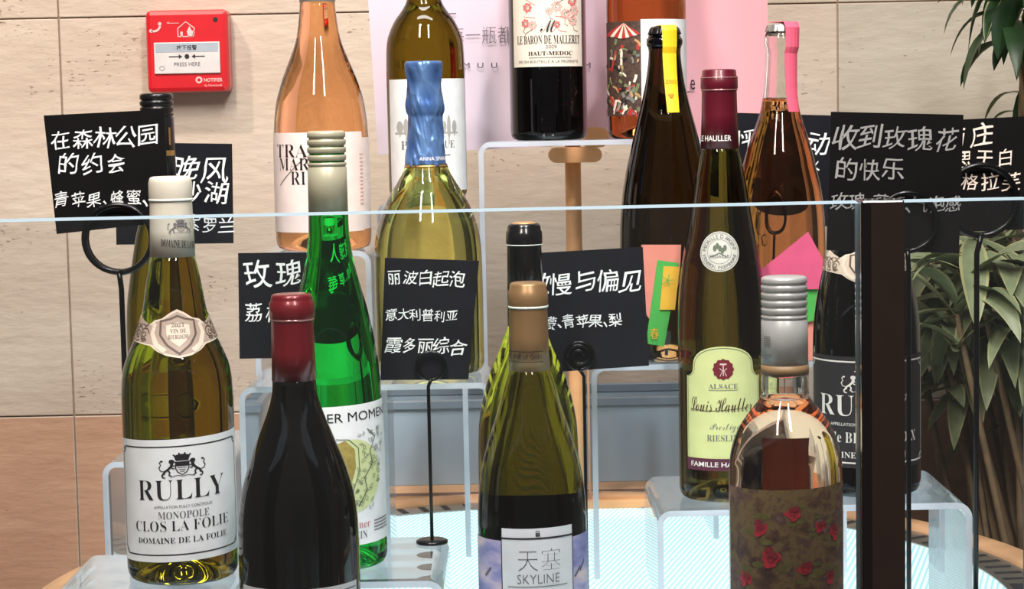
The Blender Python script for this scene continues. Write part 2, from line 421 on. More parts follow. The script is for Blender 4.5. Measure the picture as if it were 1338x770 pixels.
bm = bmesh.new(); lathe(bm, [(H - 0.03, 0), (H - 0.03, 0.40), (H, 0.40), (H, 0)][::-1], 120)
for f in bm.faces: f.smooth = False
square_front(bm); link('lit_panel', bm, LIT, root)
bm = bmesh.new(); ring(bm, 0.4005, 0.437, H - 0.02, H + 0.001)
for i in range(110):
    a = 2 * PI * i / 110; c, s = math.cos(a), math.sin(a)
    L = [(0.406, -0.0034), (0.431, -0.0034), (0.431, 0.0034), (0.406, 0.0034)]
    bm.faces.new([bm.verts.new((r * c - w * s, r * s + w * c, H + 0.0014)) for r, w in L]).material_index = 1
for f in bm.faces: f.smooth = False
square_front(bm); link('slotted_grille', bm, [STEEL, SLOT], root)
bm = bmesh.new(); lathe(bm, [(H - 0.03, 0.4375), (H + 0.002, 0.4375), (H + 0.006, 0.443), (H + 0.006, 0.462), (H + 0.001, 0.468), (H - 0.04, 0.468), (H - 0.03, 0.4375)], 120)
square_front(bm); link('rim', bm, OAK, root)
bm = bmesh.new(); lathe(bm, [(0.0, 0), (0.0, 0.40), (0.08, 0.40), (0.08, 0.43), (H - 0.032, 0.44), (H - 0.032, 0)][::-1], 96)
square_front(bm); link('cabinet_body', bm, DWOOD, root)

# low wooden plinth at the customer's side that carries the screens
bm = bmesh.new(); box(bm, -0.75, 0.75, 1.12, 1.325, 0, 0.86, 0, 0.004)
tag(link('screen_plinth', bm, DWOOD), 'dark wooden plinth under the clear screens in front of the counter', 'plinth')

# ------------------------------------------------------------------ clear front screens and their post
PANE = sheet('clear_screen', (0.955, 0.975, 0.985, 1), 1.5, 0.003); PEDGE = edge_mat('screen_edge', (190, 214, 230), 0.10)
ZT = CZ - 0.0607
def pane(name, p0, p1, z0, z1, th, label):
    d = (Vector(p1) - Vector(p0)); L = d.length
    bm = bmesh.new(); box(bm, 0, L, -th / 2, th / 2, z0, z1)
    bmesh.ops.bevel(bm, geom=[e for e in bm.edges if all(abs(v.co.z - z1) < 1e-6 for v in e.verts)], offset=0.0015, segments=1, affect='EDGES')
    for f in bm.faces: f.normal_update(); f.material_index = 0 if abs(f.normal.y) > 0.9 else 1
    o = link(name, bm, [PANE, PEDGE], None, (p0[0], p0[1], 0)); o.rotation_euler = (0, 0, math.atan2(d.y, d.x))
    return tag(o, label, 'glass screen')
pane('glass_screen', (-0.62, 1.212), (0.2095, 1.248), 0.861, ZT, 0.010, 'wide clear glass screen running left from the black post')
pane('glass_screen', (0.2365, 1.2485), (0.3125, 1.2505), 0.861, ZT, 0.010, 'narrow clear glass screen to the right of the black post')
BLK = mat('black_gloss_metal', (16, 14, 14), 0.12, 0.0, 0.6); BRN = mat('dark_bronze_metal', (44, 34, 30), 0.22, 0.2, 0.5)
bm = bmesh.new(); box(bm, -0.0130, 0.0130, -0.0125, 0.0125, 0.861, ZT + 0.0005, 0, 0.0012)
box(bm, -0.0072, 0.0128, -0.0130, -0.0124, 0.861, ZT - 0.001, 1)
tag(link('screen_post', bm, [BLK, BRN], None, (0.223, 1.2485, 0)), 'square black metal post joining the two clear screens', 'post')

# ------------------------------------------------------------------ acrylic risers
ACR = sheet('clear_acrylic', (0.955, 0.968, 0.982, 1), 1.49, 0.018); AEDGE = edge_mat('acrylic_edge', (226, 233, 246), 0.22)
def riser(x0, x1, y0, y1, ztop, label, zb=None, th=0.005):
    zb = H + 0.0016 if zb is None else zb
    o = empty('acrylic_riser', ((x0 + x1) / 2, (y0 + y1) / 2, zb), label, 'display riser', 'clear risers on the lit counter')
    cx, cy = o.location.x, o.location.y; h = ztop - zb; w = (x1 - x0) / 2; d = (y1 - y0) / 2; R = 0.012
    out = [(-w, 0)] + [(-w + R - R * math.cos(a), h - R + R * math.sin(a)) for a in [PI / 2 * i / 6 for i in range(7)]]
    inn = [(-w + th, 0)] + [(-w + R - (R - th) * math.cos(a), h - R + (R - th) * math.sin(a)) for a in [PI / 2 * i / 6 for i in range(7)]]
    out += [(-x, z) for x, z in out[::-1]]; inn += [(-x, z) for x, z in inn[::-1]]
    bm = bmesh.new(); n = len(out)
    rows = [[bm.verts.new((x, s * d, z)) for x, z in L] for s in (-1, 1) for L in (out, inn)]
    of, inf, ob, inb = rows
    for i in range(n - 1):
        bm.faces.new((of[i], of[i+1], ob[i+1], ob[i])).material_index = 0
        bm.faces.new((inf[i], inb[i], inb[i+1], inf[i+1])).material_index = 0
        bm.faces.new((of[i], inf[i], inf[i+1], of[i+1])).material_index = 1
        bm.faces.new((ob[i], ob[i+1], inb[i+1], inb[i])).material_index = 1
    for i in (0, n - 1): bm.faces.new((of[i], ob[i], inb[i], inf[i])).material_index = 1
    bmesh.ops.recalc_face_normals(bm, faces=bm.faces)
    body = link('bent_sheet', bm, [ACR, AEDGE], o)
    return ztop
Z_RUL = P(235, 752, 1.5).z; Z_GRN = P(441, 735, 1.6).z; Z_HAU = P(936, 648, 1.8).z; Z_BLK = P(1131, 640, 1.61).z
Z_MID = P(558, 486, 1.83).z; Z_TRA = P(416, 325, 1.92).z; Z_POU = P(552, 260, 2.0).z; Z_TOP = P(710, 183, 2.07).z; Z_B2 = CZ - 0.300

riser(-0.336, -0.197, 1.445, 1.575, Z_RUL, 'low clear riser under the front left white wine bottle with the cream capsule')
riser(-0.358, -0.243, 1.770, 1.935, Z_B2, 'taller clear riser at far left, behind the front white wine bottle')
riser(-0.188, -0.056, 1.530, 1.690, Z_GRN, 'low clear riser under the bright green bottle')
riser(0.120, 0.232, 1.735, 1.900, Z_HAU, 'clear riser under the tall bottle with the pale green arched label')
riser(0.205, 0.347, 1.550, 1.690, Z_BLK, 'clear riser under the black bottle behind the post, nearest the right edge')
riser(-0.235, -0.018, 1.750, 1.878, Z_MID, 'wide clear riser under the bottle with the crumpled blue foil top')
riser(0.070, 0.300, 1.850, 1.955, Z_MID, 'wide clear riser under the dark bottle with the yellow strip')
riser(-0.236, -0.128, 1.880, 1.985, Z_TRA, 'clear riser under the peach rose wine bottle with the pale pink label')
riser(-0.126, -0.044, 1.955, 2.050, Z_POU, 'clear riser under the olive bottle behind the blue foil top')
riser(-0.030, 0.200, 2.015, 2.130, Z_TOP, 'tallest clear riser at the back under the red wine with the rose printed label')

# ------------------------------------------------------------------ bottles
class Bottle:
    """a bottle on its base; prof = (photo row, half width in photo pixels) from the lip to the foot"""
    def __init__(s, name, label, px, py, Y, zb, prof, group=None, cat='wine bottle', tilt=0.0):
        top = P(px, py, Y); s.x, s.Y, s.zb = top.x, Y, zb
        s.root = empty(name, (s.x, Y, zb), label, cat, group); A0[0] = math.atan2(-s.x, Y)
        if tilt: s.root.rotation_euler = (0, math.radians(tilt), 0)
        s.k = Y / F * 1.004
        pr = []
        for yy, hw in prof: pr.append((s.Z(yy), hw * s.k))
        s.rmax = max(r for z, r in pr)
        lo = min(pr)[0]
        if lo > 0.012: pr.append((0.0095, pr[-1][1]))
        pr = [(z, r) for z, r in pr if z >= 0.0094]
        s.pts = sorted(pr)
        zs = [z for z, r in s.pts]; rs = [r for z, r in s.pts]
        s.ev = pchip(zs, rs, 0); s.ztop = zs[-1]; s.zlow = zs[0]
    def axis(s, py):
        a, b = proj((s.x, s.Y, s.zb)), proj((s.x, s.Y, s.zb + 0.3))
        t = (py - a[1]) / (b[1] - a[1]); return a[0] + (b[0] - a[0]) * t
    def Z(s, py):
        ax = s.axis(py); return P(ax, py, s.Y).z - s.zb
    def r(s, z): return s.ev(min(max(z, s.zlow), s.ztop))
    def V(s, py):
        ax = s.axis(py); z = s.Z(py)
        for _ in range(3): z = P(ax, py, s.Y - s.r(z)).z - s.zb
        return z
    def U(s, px, py, rr=None):
        z = s.V(py); r = rr or s.r(z)
        d = (px - s.axis(py)) * (s.Y - r * 0.75) / F
        return math.asin(max(-0.999, min(0.999, d / r))) * r
    def glass(s, m, pytop, n=46, name='glass_body', stub=0.0, inset=0.9):
        """solid wine-filled glass from under the capsule at photo row pytop down to the foot, with a punt"""
        zt = s.Z(pytop); r0 = s.r(zt)
        L = []
        if stub: L += [(zt + stub, 0), (zt + stub, r0 * inset), (zt + 0.0008, r0 * inset)]
        else: L += [(zt, 0)]
        L += [(zt - (zt - s.zlow) * i / n, 0) for i in range(n + 1)][0:0]
        for i in range(n + 1):
            z = zt - (zt - s.zlow) * i / n; L.append((z, s.r(z)))
        R = s.r(s.zlow)
        L += [(0.0055, R * 0.985), (0.0022, R * 0.945), (0.0006, R * 0.87), (0.0, R * 0.80), (0.0015, R * 0.70), (0.010, R * 0.45), (0.016, R * 0.2), (0.018, 0)]
        bm = bmesh.new(); lathe(bm, L, 72)
        s.g = link(name, bm, m, s.root); return s.g
    def cap(s, m, prof, name='capsule', close=True, seg=56, wob=None, mi2=None):
        """sleeve or cap from its own rows; the last row is its lower hem"""
        L = [(s.Z(y), h * s.k) for y, h in prof]
        z0 = L[0][0]
        L = [(z0, 0)] + L + [(L[-1][0], L[-1][1] - 0.0012), (L[-1][0] + 0.001, L[-1][1] - 0.0014)]
        bm = bmesh.new(); lathe(bm, L, seg, 0, wob)
        o = link(name, bm, m, s.root); s.cp = o
        P_ = sorted((s.Z(y), h * s.k) for y, h in prof)
        zs = [P_[0][0]]; rs = [P_[0][1]]
        for z, r in P_[1:]:
            if z - zs[-1] > 1e-5: zs.append(z); rs.append(r)
        e = pchip(zs, rs, 0); s.cr = lambda z: e(min(max(z, zs[0]), zs[-1])); s.CV = lambda py: s.V(py)
        return o
    def art(s): return Art()
def lab_text(b, a, t, x0, y0, x1, y1, rr, m, lay=2, off=-0.006, **kw):
    """text whose box in the photograph is x0..x1, y0..y1 (top, bottom) at the middle of the line"""
    yc = (y0 + y1) / 2
    a.text(t, b.U(x0, yc, rr), b.V(y1), b.U(x1, yc, rr), b.V(y0), m, lay, off, **kw)

OLIVE = glass('olive_bottle_glass', (0.25, 0.215, 0.006), 1.38, lin_col=True)
OLIVE2 = glass('yellow_olive_bottle_glass', (0.50, 0.42, 0.03), 1.38, lin_col=True)
OLIVED = glass('deep_olive_bottle_glass', (0.15, 0.095, 0.006), 1.38, lin_col=True)
GREEN = glass('bright_green_bottle_glass', (0.010, 0.78, 0.07), 1.38, lin_col=True)
PEACH = glass('peach_rose_wine', (1.0, 0.52, 0.24), 1.36, lin_col=True)
LEMON = glass('pale_lemon_wine', (0.96, 0.92, 0.26), 1.36, lin_col=True)
AMBER = glass('amber_bottle_glass', (0.35, 0.12, 0.03), 1.38, lin_col=True)
BROWNG = glass('dark_brown_bottle_glass', (0.045, 0.024, 0.008), 1.40, lin_col=True)
HAUL = glass('brown_olive_bottle_glass', (0.22, 0.18, 0.03), 1.38, lin_col=True)
CLEAR = glass('clear_bottle_glass', (0.97, 0.97, 0.95), 1.42, lin_col=True)
ORWINE = glass('orange_rose_wine', (1.0, 0.42, 0.16), 1.02, lin_col=True)
ORWINE2 = glass('coral_rose_wine', (1.0, 0.60, 0.40), 1.02, lin_col=True)
BLACKG = mat('black_wine_glass', (6, 5, 6), 0.03, 0.0, 0.0, vary=0.2)

def red_ring(b, py, m, w=0.0007, hw=None):
    z = b.Z(py); r = (hw * b.k if hw else b.cr(z)) + 0.0002
    bm = bmesh.new(); lathe(bm, [(z + w, r - .0006), (z + w, r + .0002), (z - w, r + .0002), (z - w, r - .0006)], 48)
    return link('seal_ring', bm, m, b.cp)

# ---- front left: white burgundy with cream capsule
def collar(b, y_mid, y_top, y_bot, w, paper, ink, cx=0.0, lines=('2021', 'VIN DE', 'BOURGOGNE')):
    """scalloped neck label with a shield in the middle and two scrolls of ornament"""
    a = Art(); vm = b.V(y_mid); rr = b.r(vm); h = abs(b.V(y_top) - b.V(y_bot)) / 2
    top = [(-1, .30), (-.93, .62), (-.80, .72), (-.62, .55), (-.45, .35), (-.36, .55), (-.24, .62), (-.12, .85), (0, 1.0)]
    bot = [(0, -1.0), (-.14, -.9), (-.26, -.72), (-.36, -.50), (-.55, -.42), (-.75, -.36), (-.92, -.38), (-1, -.30)]
    T = [(u, v) for u, v in top] + [(-u, v) for u, v in top[::-1][1:]]
    B = [(-u, v) for u, v in bot[::-1]] + bot[1:]
    def q(u, v, s=1.0): return (cx + u * w * s, vm + v * h * s)
    # built as vertical strips so that the paper follows the shoulder
    def at(L, u):
        L = sorted(L)
        for (a0, b0), (a1, b1) in zip(L, L[1:]):
            if a0 <= u <= a1: return b0 + (b1 - b0) * (u - a0) / max(1e-9, a1 - a0)
        return L[-1][1]
    N = 56
    for sc, mm, ly in ((1.0, paper, 0), (0.9, ink[1], 1)):
        for i in range(N):
            u0, u1 = -1 + 2 * i / N, -1 + 2 * (i + 1) / N
            a.poly([q(u0, at(B, u0), sc), q(u1, at(B, u1), sc), q(u1, at(T, u1), sc), q(u0, at(T, u0), sc)], mm, ly)
    sh = [(-.23, .50), (-.1, .58), (0, .70), (.1, .58), (.23, .50), (.22, -.05), (.13, -.45), (0, -.80), (-.13, -.45), (-.22, -.05)]
    a.poly([q(u * 1.18, v * 1.1) for u, v in sh], ink[0], 2); a.poly([q(u * 1.02, v * .96) for u, v in sh], ink[1], 3); a.poly([q(u * .72, v * .68) for u, v in sh], paper, 4)
    for i, t in enumerate(lines):
        ww = (.09, .11, .13)[i]; vv = (.27, .02, -.22)[i]
        a.text(serif(t), q(-ww, 0)[0], q(0, vv)[1], q(ww, 0)[0], q(0, vv + .17)[1], ink[0], 5, -0.004)
    for g in (-1, 1):
        a.line([q(g * .34, .42), q(g * .36, .0), q(g * .28, -.45), q(g * .16, -.72)], h * .20, paper, 3)
        for j, t in enumerate('DOMAINE' if g < 0 else 'LA FOLIE'):
            pass
        rnd = random.Random(3)
        for cxu in (.50, .64, .78, .88):
            cv = rnd.uniform(-.05, .15)
            a.arc(*q(g * cxu, cv), h * .24, h * .22, 0, 300, h * .05, ink[0], 3, 14)
            a.arc(*q(g * cxu + g*.01, cv - .03), h * .11, h * .10, 90, 420, h * .05, ink[0], 3, 10)
            a.line([q(g * (cxu - .06), -.25), q(g * cxu, -.32), q(g * (cxu + .05), -.22)], h * .05, ink[0], 3)
            a.line([q(g * (cxu - .05), .40), q(g * cxu, .30), q(g * (cxu + .06), .38)], h * .05, ink[0], 3)
    return a.wrap('neck_label', b.root, b.r, rr, 0.0005, 0.002)
BEIGE = mat('neck_label_beige', (214, 196, 178), 0.6); TAUPE = mat('neck_label_taupe', (168, 148, 134), 0.6); SEPIA = mat('sepia_ink', (92, 72, 62), 0.6)
PROF_BURG = [(334, 29), (350, 32), (380, 37.5), (400, 40.5), (420, 45.5), (440, 53), (460, 62), (480, 69), (500, 72), (520, 72.8), (700, 72.8)]
b = Bottle('wine_bottle', 'white wine bottle with cream capsule and big white RULLY label, front left', 222, 230, 1.5, Z_RUL, [(230, 27)] + PROF_BURG)
b.glass(OLIVE, 333, stub=0.05, inset=0.8)
CAPW = mat('cream_capsule_foil', (206, 200, 186), 0.5)
b.cap(CAPW, [(230.5, 22), (231.5, 25.5), (234, 27), (239, 28.2), (257, 28.2), (261, 27.4), (264, 27.4), (300, 28.3), (335, 29.4)])
red_ring(b, 261, mat('pearl_seal_ring', (226, 232, 226), 0.25), 0.0008, 28.0)
a = Art(); rr = b.cr(b.V(310)); crest(a, b.U(236, 300, rr), b.V(299), 0.0098, INKG, CAPW, 1)
lab_text(b, a, serif('DOMAINE DE LA FOLIE'), 211, 312, 262, 322, rr, INK, 1, slope=-0.10)
a.wrap('lettering', b.cp, b.cr, rr, 0.0003)
collar(b, 436, 404, 468, 0.052, BEIGE, (SEPIA, TAUPE), 0.002)
a = Art(); rr = b.r(0.05); v1 = b.V(574); v0 = b.V(734)
u0, u1 = -1.43 * rr, 1.40 * rr
a.rect(u0, v0, u1, v1, PAPER)
ix = 0.0042; U0, U1, V0, V1 = u0 + .005, u1 - .005, v0 + .0052, v1 - .0052; q_ = .0045
a.line([(U0 + q_, V1), (U1 - q_, V1)], .0009, INK); a.line([(U0 + q_, V0), (U1 - q_, V0)], .0009, INK)
a.line([(U0, V0 + q_), (U0, V1 - q_)], .0009, INK); a.line([(U1, V0 + q_), (U1, V1 - q_)], .0009, INK)
for uu, vv, d0 in ((U0, V0, 0), (U1, V0, 90), (U1, V1, 180), (U0, V1, 270)):
    a.arc(uu, vv, q_, q_, d0, d0 + 90, .0009, INK); a.arc(uu, vv, q_ * .55, q_ * .55, d0, d0 + 90, .0012, INK)
crest(a, b.U(238, 607, rr), b.V(613), 0.0170, INK, PAPER); a.turn(.0)
lab_text(b, a, serif('RULLY'), 182, 627, 292, 653, rr, INK, 2, -0.013)
lab_text(b, a, 'APPELLATION RULLY CONTROLEE', 202, 660, 277, 663.5, rr, INKG, 2, 0)
lab_text(b, a, serif('MONOPOLE'), 207, 668, 273, 677.5, rr, INKG, 2, -0.008)
lab_text(b, a, serif('CLOS LA FOLIE'), 179, 680, 298, 693.5, rr, INK, 2, -0.014)
lab_text(b, a, serif('DOMAINE DE LA FOLIE'), 182, 702, 296, 709.5, rr, INK, 2, -0.006)
a.turn(.038).wrap('front_label', b.root, b.r, rr)
a = Art(); a.rect(PI * rr - .028, b.V(715), PI * rr + .028, b.V(590), PAPER); a.wrap('back_label', b.root, b.r, rr)

# ---- screw cap profile helper: rows with ridges, then a sleeve
def screw_rows(y0, y1, y2, hw, ridges=4, dip=1.6):
    L = [(y0, hw * .86), (y0 + 1.5, hw * .97), (y0 + 3.5, hw)]
    n = ridges; d = (y1 - y0 - 6) / n
    for i in range(n):
        a_ = y0 + 5 + d * i
        L += [(a_ + .10 * d, hw), (a_ + .30 * d, hw), (a_ + .42 * d, hw - dip), (a_ + .60 * d, hw - dip), (a_ + .72 * d, hw + .3), (a_ + .98 * d, hw + .3)]
    L += [(y1 - .2, hw - 1.2), (y1 + .8, hw - 1.0), (y1 + 2, hw + .3), (y2, hw + .8)]
    return L

# ---- behind the "forest park" board: bottle with black screw cap
b = Bottle('wine_bottle', 'olive bottle with black screw cap, half hidden by the leftmost chalk board', 204, 122, 1.84, Z_B2,
    [(122, 22), (232, 22.5), (270, 25), (290, 28), (308, 32.5), (340, 38.5), (370, 43.5), (395, 47), (430, 49), (560, 49.2)])
b.glass(OLIVE, 230, stub=0.06, inset=0.85)
b.cap(mat('black_screw_cap', (26, 25, 28), 0.28, 0.2), screw_rows(122, 152, 232, 21.5, 3), 'screw_cap')
a = Art(); rr = b.cr(b.V(190)); a.rect(-1.2 * rr, b.V(204), 1.2 * rr, b.V(197), GOLD); a.line([(b.U(221, 175, rr), b.V(190)), (b.U(221, 175, rr), b.V(167))], .002, GOLD)
a.wrap('gold_band', b.cp, b.cr, rr)

# ---- dark red burgundy with red capsule
b = Bottle('wine_bottle', 'black wine bottle with dark red capsule, in front of the bright green bottle', 381, 383, 1.43, H,
    [(383, 27), (495, 28.5), (508, 28.8), (520, 31), (540, 37), (560, 45), (580, 53), (600, 61), (620, 67.5), (640, 73), (660, 76.5), (680, 78.6), (705, 79.6), (740, 79.8)])
b.glass(BLACKG, 494, stub=0.055, inset=0.9)
REDC = mat('dark_red_capsule', (112, 20, 30), 0.30, 0.25, 0.3)
b.cap(REDC, [(383.5, 18), (384, 24), (386, 26.5), (389, 27.2), (393, 27.6), (395, 29.6), (414, 29.8), (416.5, 28), (419, 27.8), (460, 28.4), (496, 29.2)])
red_ring(b, 417, mat('red_foil_seam', (206, 150, 150), 0.2, 0.6), 0.0006, 28.2)
a = Art(); rr = b.r(0.05); vt = b.V(771)
a.rect(-1.15 * rr, vt - .085, 1.15 * rr, vt, PAPER); a.line([(-1.1 * rr, vt - .004), (1.1 * rr, vt - .004)], .0006, INK)
a.wrap('front_label', b.root, b.r, rr)

# ---- bright green flute
b = Bottle('wine_bottle', 'bright green flute bottle with grey screw cap and leafy white label', 426, 171, 1.6, Z_GRN,
    [(171, 25), (277, 25.8), (300, 26.2), (330, 29.5), (360, 35.5), (380, 41), (400, 46.5), (420, 51), (440, 55), (470, 59.5), (500, 62), (540, 64.5), (580, 65.5), (690, 66)])
b.glass(GREEN, 276, stub=0.05, inset=0.9)
b.cap(mat('grey_green_screw_cap', (168, 164, 142), 0.38, 0.15), screw_rows(171, 217, 277, 25, 4, 2.2), 'screw_cap')
rr = b.r(0.06); a = Art(); v1 = b.V(532); v0 = b.V(716); a.rect(-1.35 * rr, v0, 1.42 * rr, v1, PAPER)
PGRN = mat('pale_green_print', (206, 216, 160), 0.6); OCH = mat('ochre_gold_print', (164, 146, 76), 0.55, nscale=200, vary=0.25); VINE = mat('vine_ink', (92, 104, 84), 0.6); PINKT = mat('dusty_pink_ink', (196, 130, 128), 0.6)
lab_text(b, a, 'DIESER MOMENT', 392, 541, 505.5, 553, rr, INK, 2, 0.0)
ce = (b.U(461, 625, rr), b.V(625)); a.ell(ce[0], ce[1], 0.0265, 0.0285, PGRN, 1, 40)
hx, hy = b.U(447, 622, rr), b.V(624)
a.poly([(hx - .008, hy + .024), (hx + .003, hy + .0275), (hx + .0105, hy + .020), (hx + .011, hy + .006), (hx + .006, hy - .010), (hx - .002, hy - .024), (hx - .014, hy - .010), (hx - .018, hy + .006), (hx - .016, hy + .018)], OCH, 2)
a.line([(hx - .004, hy + .029), (hx + .006, hy + .028), (hx + .0135, hy + .021), (hx + .014, hy + .004), (hx + .008, hy - .013), (hx - .002, hy - .027)], .0006, VINE, 3)
rnd = random.Random(11)
stem = [(ce[0] + .004, ce[1] - .024), (ce[0] + .012, ce[1] - .012), (ce[0] + .010, ce[1] - .002), (ce[0] + .018, ce[1] + .008), (ce[0] + .016, ce[1] + .018), (ce[0] + .022, ce[1] + .028), (ce[0] + .014, ce[1] + .035)]
a.line(stem, .0009, VINE, 3)
for i in range(70):
    t = rnd.random() * (len(stem) - 1); i0 = int(t); f_ = t - i0
    bx = stem[i0][0] + (stem[min(i0+1, len(stem)-1)][0] - stem[i0][0]) * f_ + rnd.uniform(-.010, .013); by = stem[i0][1] + (stem[min(i0+1, len(stem)-1)][1] - stem[i0][1]) * f_ + rnd.uniform(-.003, .003)
    an = rnd.uniform(0, 2 * PI); l_ = rnd.uniform(.003, .0058)
    c_, s_ = math.cos(an), math.sin(an); w_ = l_ * .24
    a.line([(bx, by), (bx + l_ * .5 * c_ - w_ * s_, by + l_ * .5 * s_ + w_ * c_), (bx + l_ * c_, by + l_ * s_), (bx + l_ * .5 * c_ + w_ * s_, by + l_ * .5 * s_ - w_ * c_)], .00045, VINE, 3, True)
lab_text(b, a, serif('Gruner'), 448, 684, 484, 694, rr, PINKT, 2, -0.006)
lab_text(b, a, serif('WEIN'), 455, 698, 480, 708, rr, INKG, 2, -0.008)
for i in range(4): a.line([(b.U(489, 690, rr), b.V(688 + 4.2 * i)), (b.U(505.5, 690, rr), b.V(687.5 + 4.2 * i))], .0009, INKG, 2)
a.turn(.035).wrap('front_label', b.root, b.r, rr)

# ---- Peach rose at the back
b = Bottle('wine_bottle', 'peach rose wine bottle with pale label reading TRA MA RI', 412, -92, 1.92, Z_TRA,
    [(-92, 21.5), (0, 22.5), (15, 23.5), (50, 28.5), (75, 37), (100, 47), (115, 52), (130, 56), (150, 59), (170, 60.8), (200, 61.8), (310, 62)])
b.glass(PEACH, 2, stub=0.0)
b.cap(mat('white_capsule', (226, 214, 208), 0.4), [(-92, 18), (-91, 21), (-88, 22), (-70, 22), (-68, 21.5), (3, 23.4)])
BLUSH = mat('blush_label_paper', (240, 220, 216), 0.6); PALEINK = mat('faded_red_ink', (214, 164, 164), 0.6)
rr = b.r(0.06); a = Art(); um = b.U(470, 200, rr)
a.rect(-1.5 * rr, b.V(304), 1.0 * rr, b.V(173), BLUSH); a.rect(1.0 * rr, b.V(302), 1.5 * rr, b.V(181), BLUSH); a.poly([(.92 * rr, b.V(173)), (1.0 * rr, b.V(181)), (1.0 * rr, b.V(173))][::-1], BLUSH)
lab_text(b, a, serif('TRA'), 363, 188, 402, 205, rr, INK, 2, -0.014); lab_text(b, a, serif('MAR'), 366, 206, 405, 222, rr, INK, 2, -0.014); lab_text(b, a, serif('RI'), 381, 224, 400, 241, rr, INK, 2, -0.014)
a.line([(b.U(367, 240, rr), b.V(242)), (b.U(399, 220, rr), b.V(206))], .0006, INK, 3)
for i in range(14): a.line([(b.U(469, 205, rr), b.V(203 + 5 * i)), (b.U(473, 205, rr), b.V(203 + 5 * i))], .0010, PALEINK, 2)
a.wrap('front_label', b.root, b.r, rr)

# ---- olive bordeaux bottle behind the blue foil
b = Bottle('wine_bottle', 'olive bottle with a pale label of grey trees, behind the blue foil top', 551, -120, 2.0, Z_POU,
    [(-120, 19), (-20, 20), (-6, 21), (5, 24), (15, 30), (25, 37.5), (38, 44), (52, 48.6), (70, 50.3), (95, 50.8), (240, 50.8)])
b.glass(OLIVED, -30, stub=0.03, inset=0.9)
b.cap(mat('dark_capsule', (40, 30, 26), 0.35), [(-120, 16), (-118, 19), (-116, 20.5), (-104, 20.5), (-102, 19.5), (-28, 20.5)])
rr = b.r(0.07); a = Art(); a.rect(b.U(510.5, 180, rr), b.V(250), 1.35 * rr, b.V(103), PAPER)
GRP = mat('soft_grey_print', (168, 168, 166), 0.6)
for px_, w_, h_ in ((523, 7, 8), (531, 5, 11), (540, 8, 9), (570, 5, 10), (578, 7, 8), (586, 3.5, 15), (593, 5, 8)):
    c_ = (b.U(px_, 165, rr), b.V(166)); a.ell(c_[0], c_[1], w_ * b.k * .8, h_ * b.k, GRP, 1, 14); a.line([(c_[0], c_[1]), (c_[0], c_[1] - h_ * b.k * 1.5)], .0012, GRP, 1)
a.line([(b.U(517, 175, rr), b.V(174)), (b.U(597, 175, rr), b.V(174))], .0018, GRP, 1)
lab_text(b, a, serif('P'), 525, 184, 533, 195, rr, INKG, 2, -.008); lab_text(b, a, serif('QUE'), 572, 184, 593, 196, rr, INKG, 2, -.01)
lab_text(b, a, serif('de'), 575, 177, 581, 181, rr, INKG, 2, -.006)
a.line([(b.U(577, 205, rr), b.V(207)), (b.U(582, 205, rr), b.V(203)), (b.U(588, 205, rr), b.V(203))], .0008, INKG, 2)
a.wrap('front_label', b.root, b.r, rr)

# ---- prosecco with blue foil
b = Bottle('wine_bottle', 'pale yellow sparkling bottle topped with crumpled blue foil', 553.5, 80, 1.83, Z_MID,
    [(80, 23), (212, 27), (225, 31), (238, 38), (250, 45.6), (260, 51), (270, 56), (290, 63.5), (310, 68), (335, 70), (380, 70.5), (460, 70.5)], cat='sparkling wine bottle')
b.glass(LEMON, 214, stub=0.08, inset=0.75, n=60)
rnd = random.Random(5)
ph = [(rnd.uniform(0, 6.28), rnd.randint(3, 14), rnd.uniform(60, 260)) for _ in range(8)]
def crumple(a_, z):
    v = sum(math.sin(n_ * a_ + p_ + z * k_) for p_, n_, k_ in ph) / 8
    return 1 + 0.16 * (abs(v) - .25) 
k = NT('blue_foil'); bs = k.new('ShaderNodeBsdfPrincipled'); bs.inputs['Roughness'].default_value = 0.34; bs.inputs['Metallic'].default_value = 0.55
nz = k.new('ShaderNodeTexVoronoi', feature='F1', i_Scale=1.0); k.link(k.coords((75, 75, 45)), nz.inputs['Vector'])
r_ = k.ramp(nz.outputs['Distance'], [(0.0, (58, 96, 168)), (0.9, (120, 160, 218))]); k.link(r_.outputs[0], bs.inputs['Base Color'])
bp = k.new('ShaderNodeBump', i_Strength=0.8, i_Distance=0.004); k.link(nz.outputs['Distance'], bp.inputs['Height']); k.link(bp.outputs[0], bs.inputs['Normal']); k.link(bs.outputs[0], k.out.inputs[0])
fo = []
ev_ = pchip([80, 83, 100, 110, 125, 138, 146, 152, 175, 200, 217], [22, 24.5, 23.6, 22.6, 23.6, 25.2, 24, 21.8, 22.6, 25, 27.4], 0)
for i in range(70): yy = 80 + 137 * i / 69; fo.append((yy, ev_(yy)))
b.cap(k.m, fo, 'foil_wrap', seg=96, wob=crumple)
rr = b.r(b.V(217)); a = Art(); lab_text(b, a, 'ANNA SPARK', 549, 205, 580, 210, b.cr(b.V(208)), WINK, 1, 0.0); a.wrap('lettering', b.cp, b.cr, b.cr(b.V(208)), 0.0022)
bm = bmesh.new(); z_ = b.Z(217); lathe(bm, [(z_ + .001, 27 * b.k), (z_ + .001, 28 * b.k), (z_ - .0014, 28.6 * b.k), (z_ - .0014, 27 * b.k)], 56); link('gold_band', bm, GOLD, b.root)

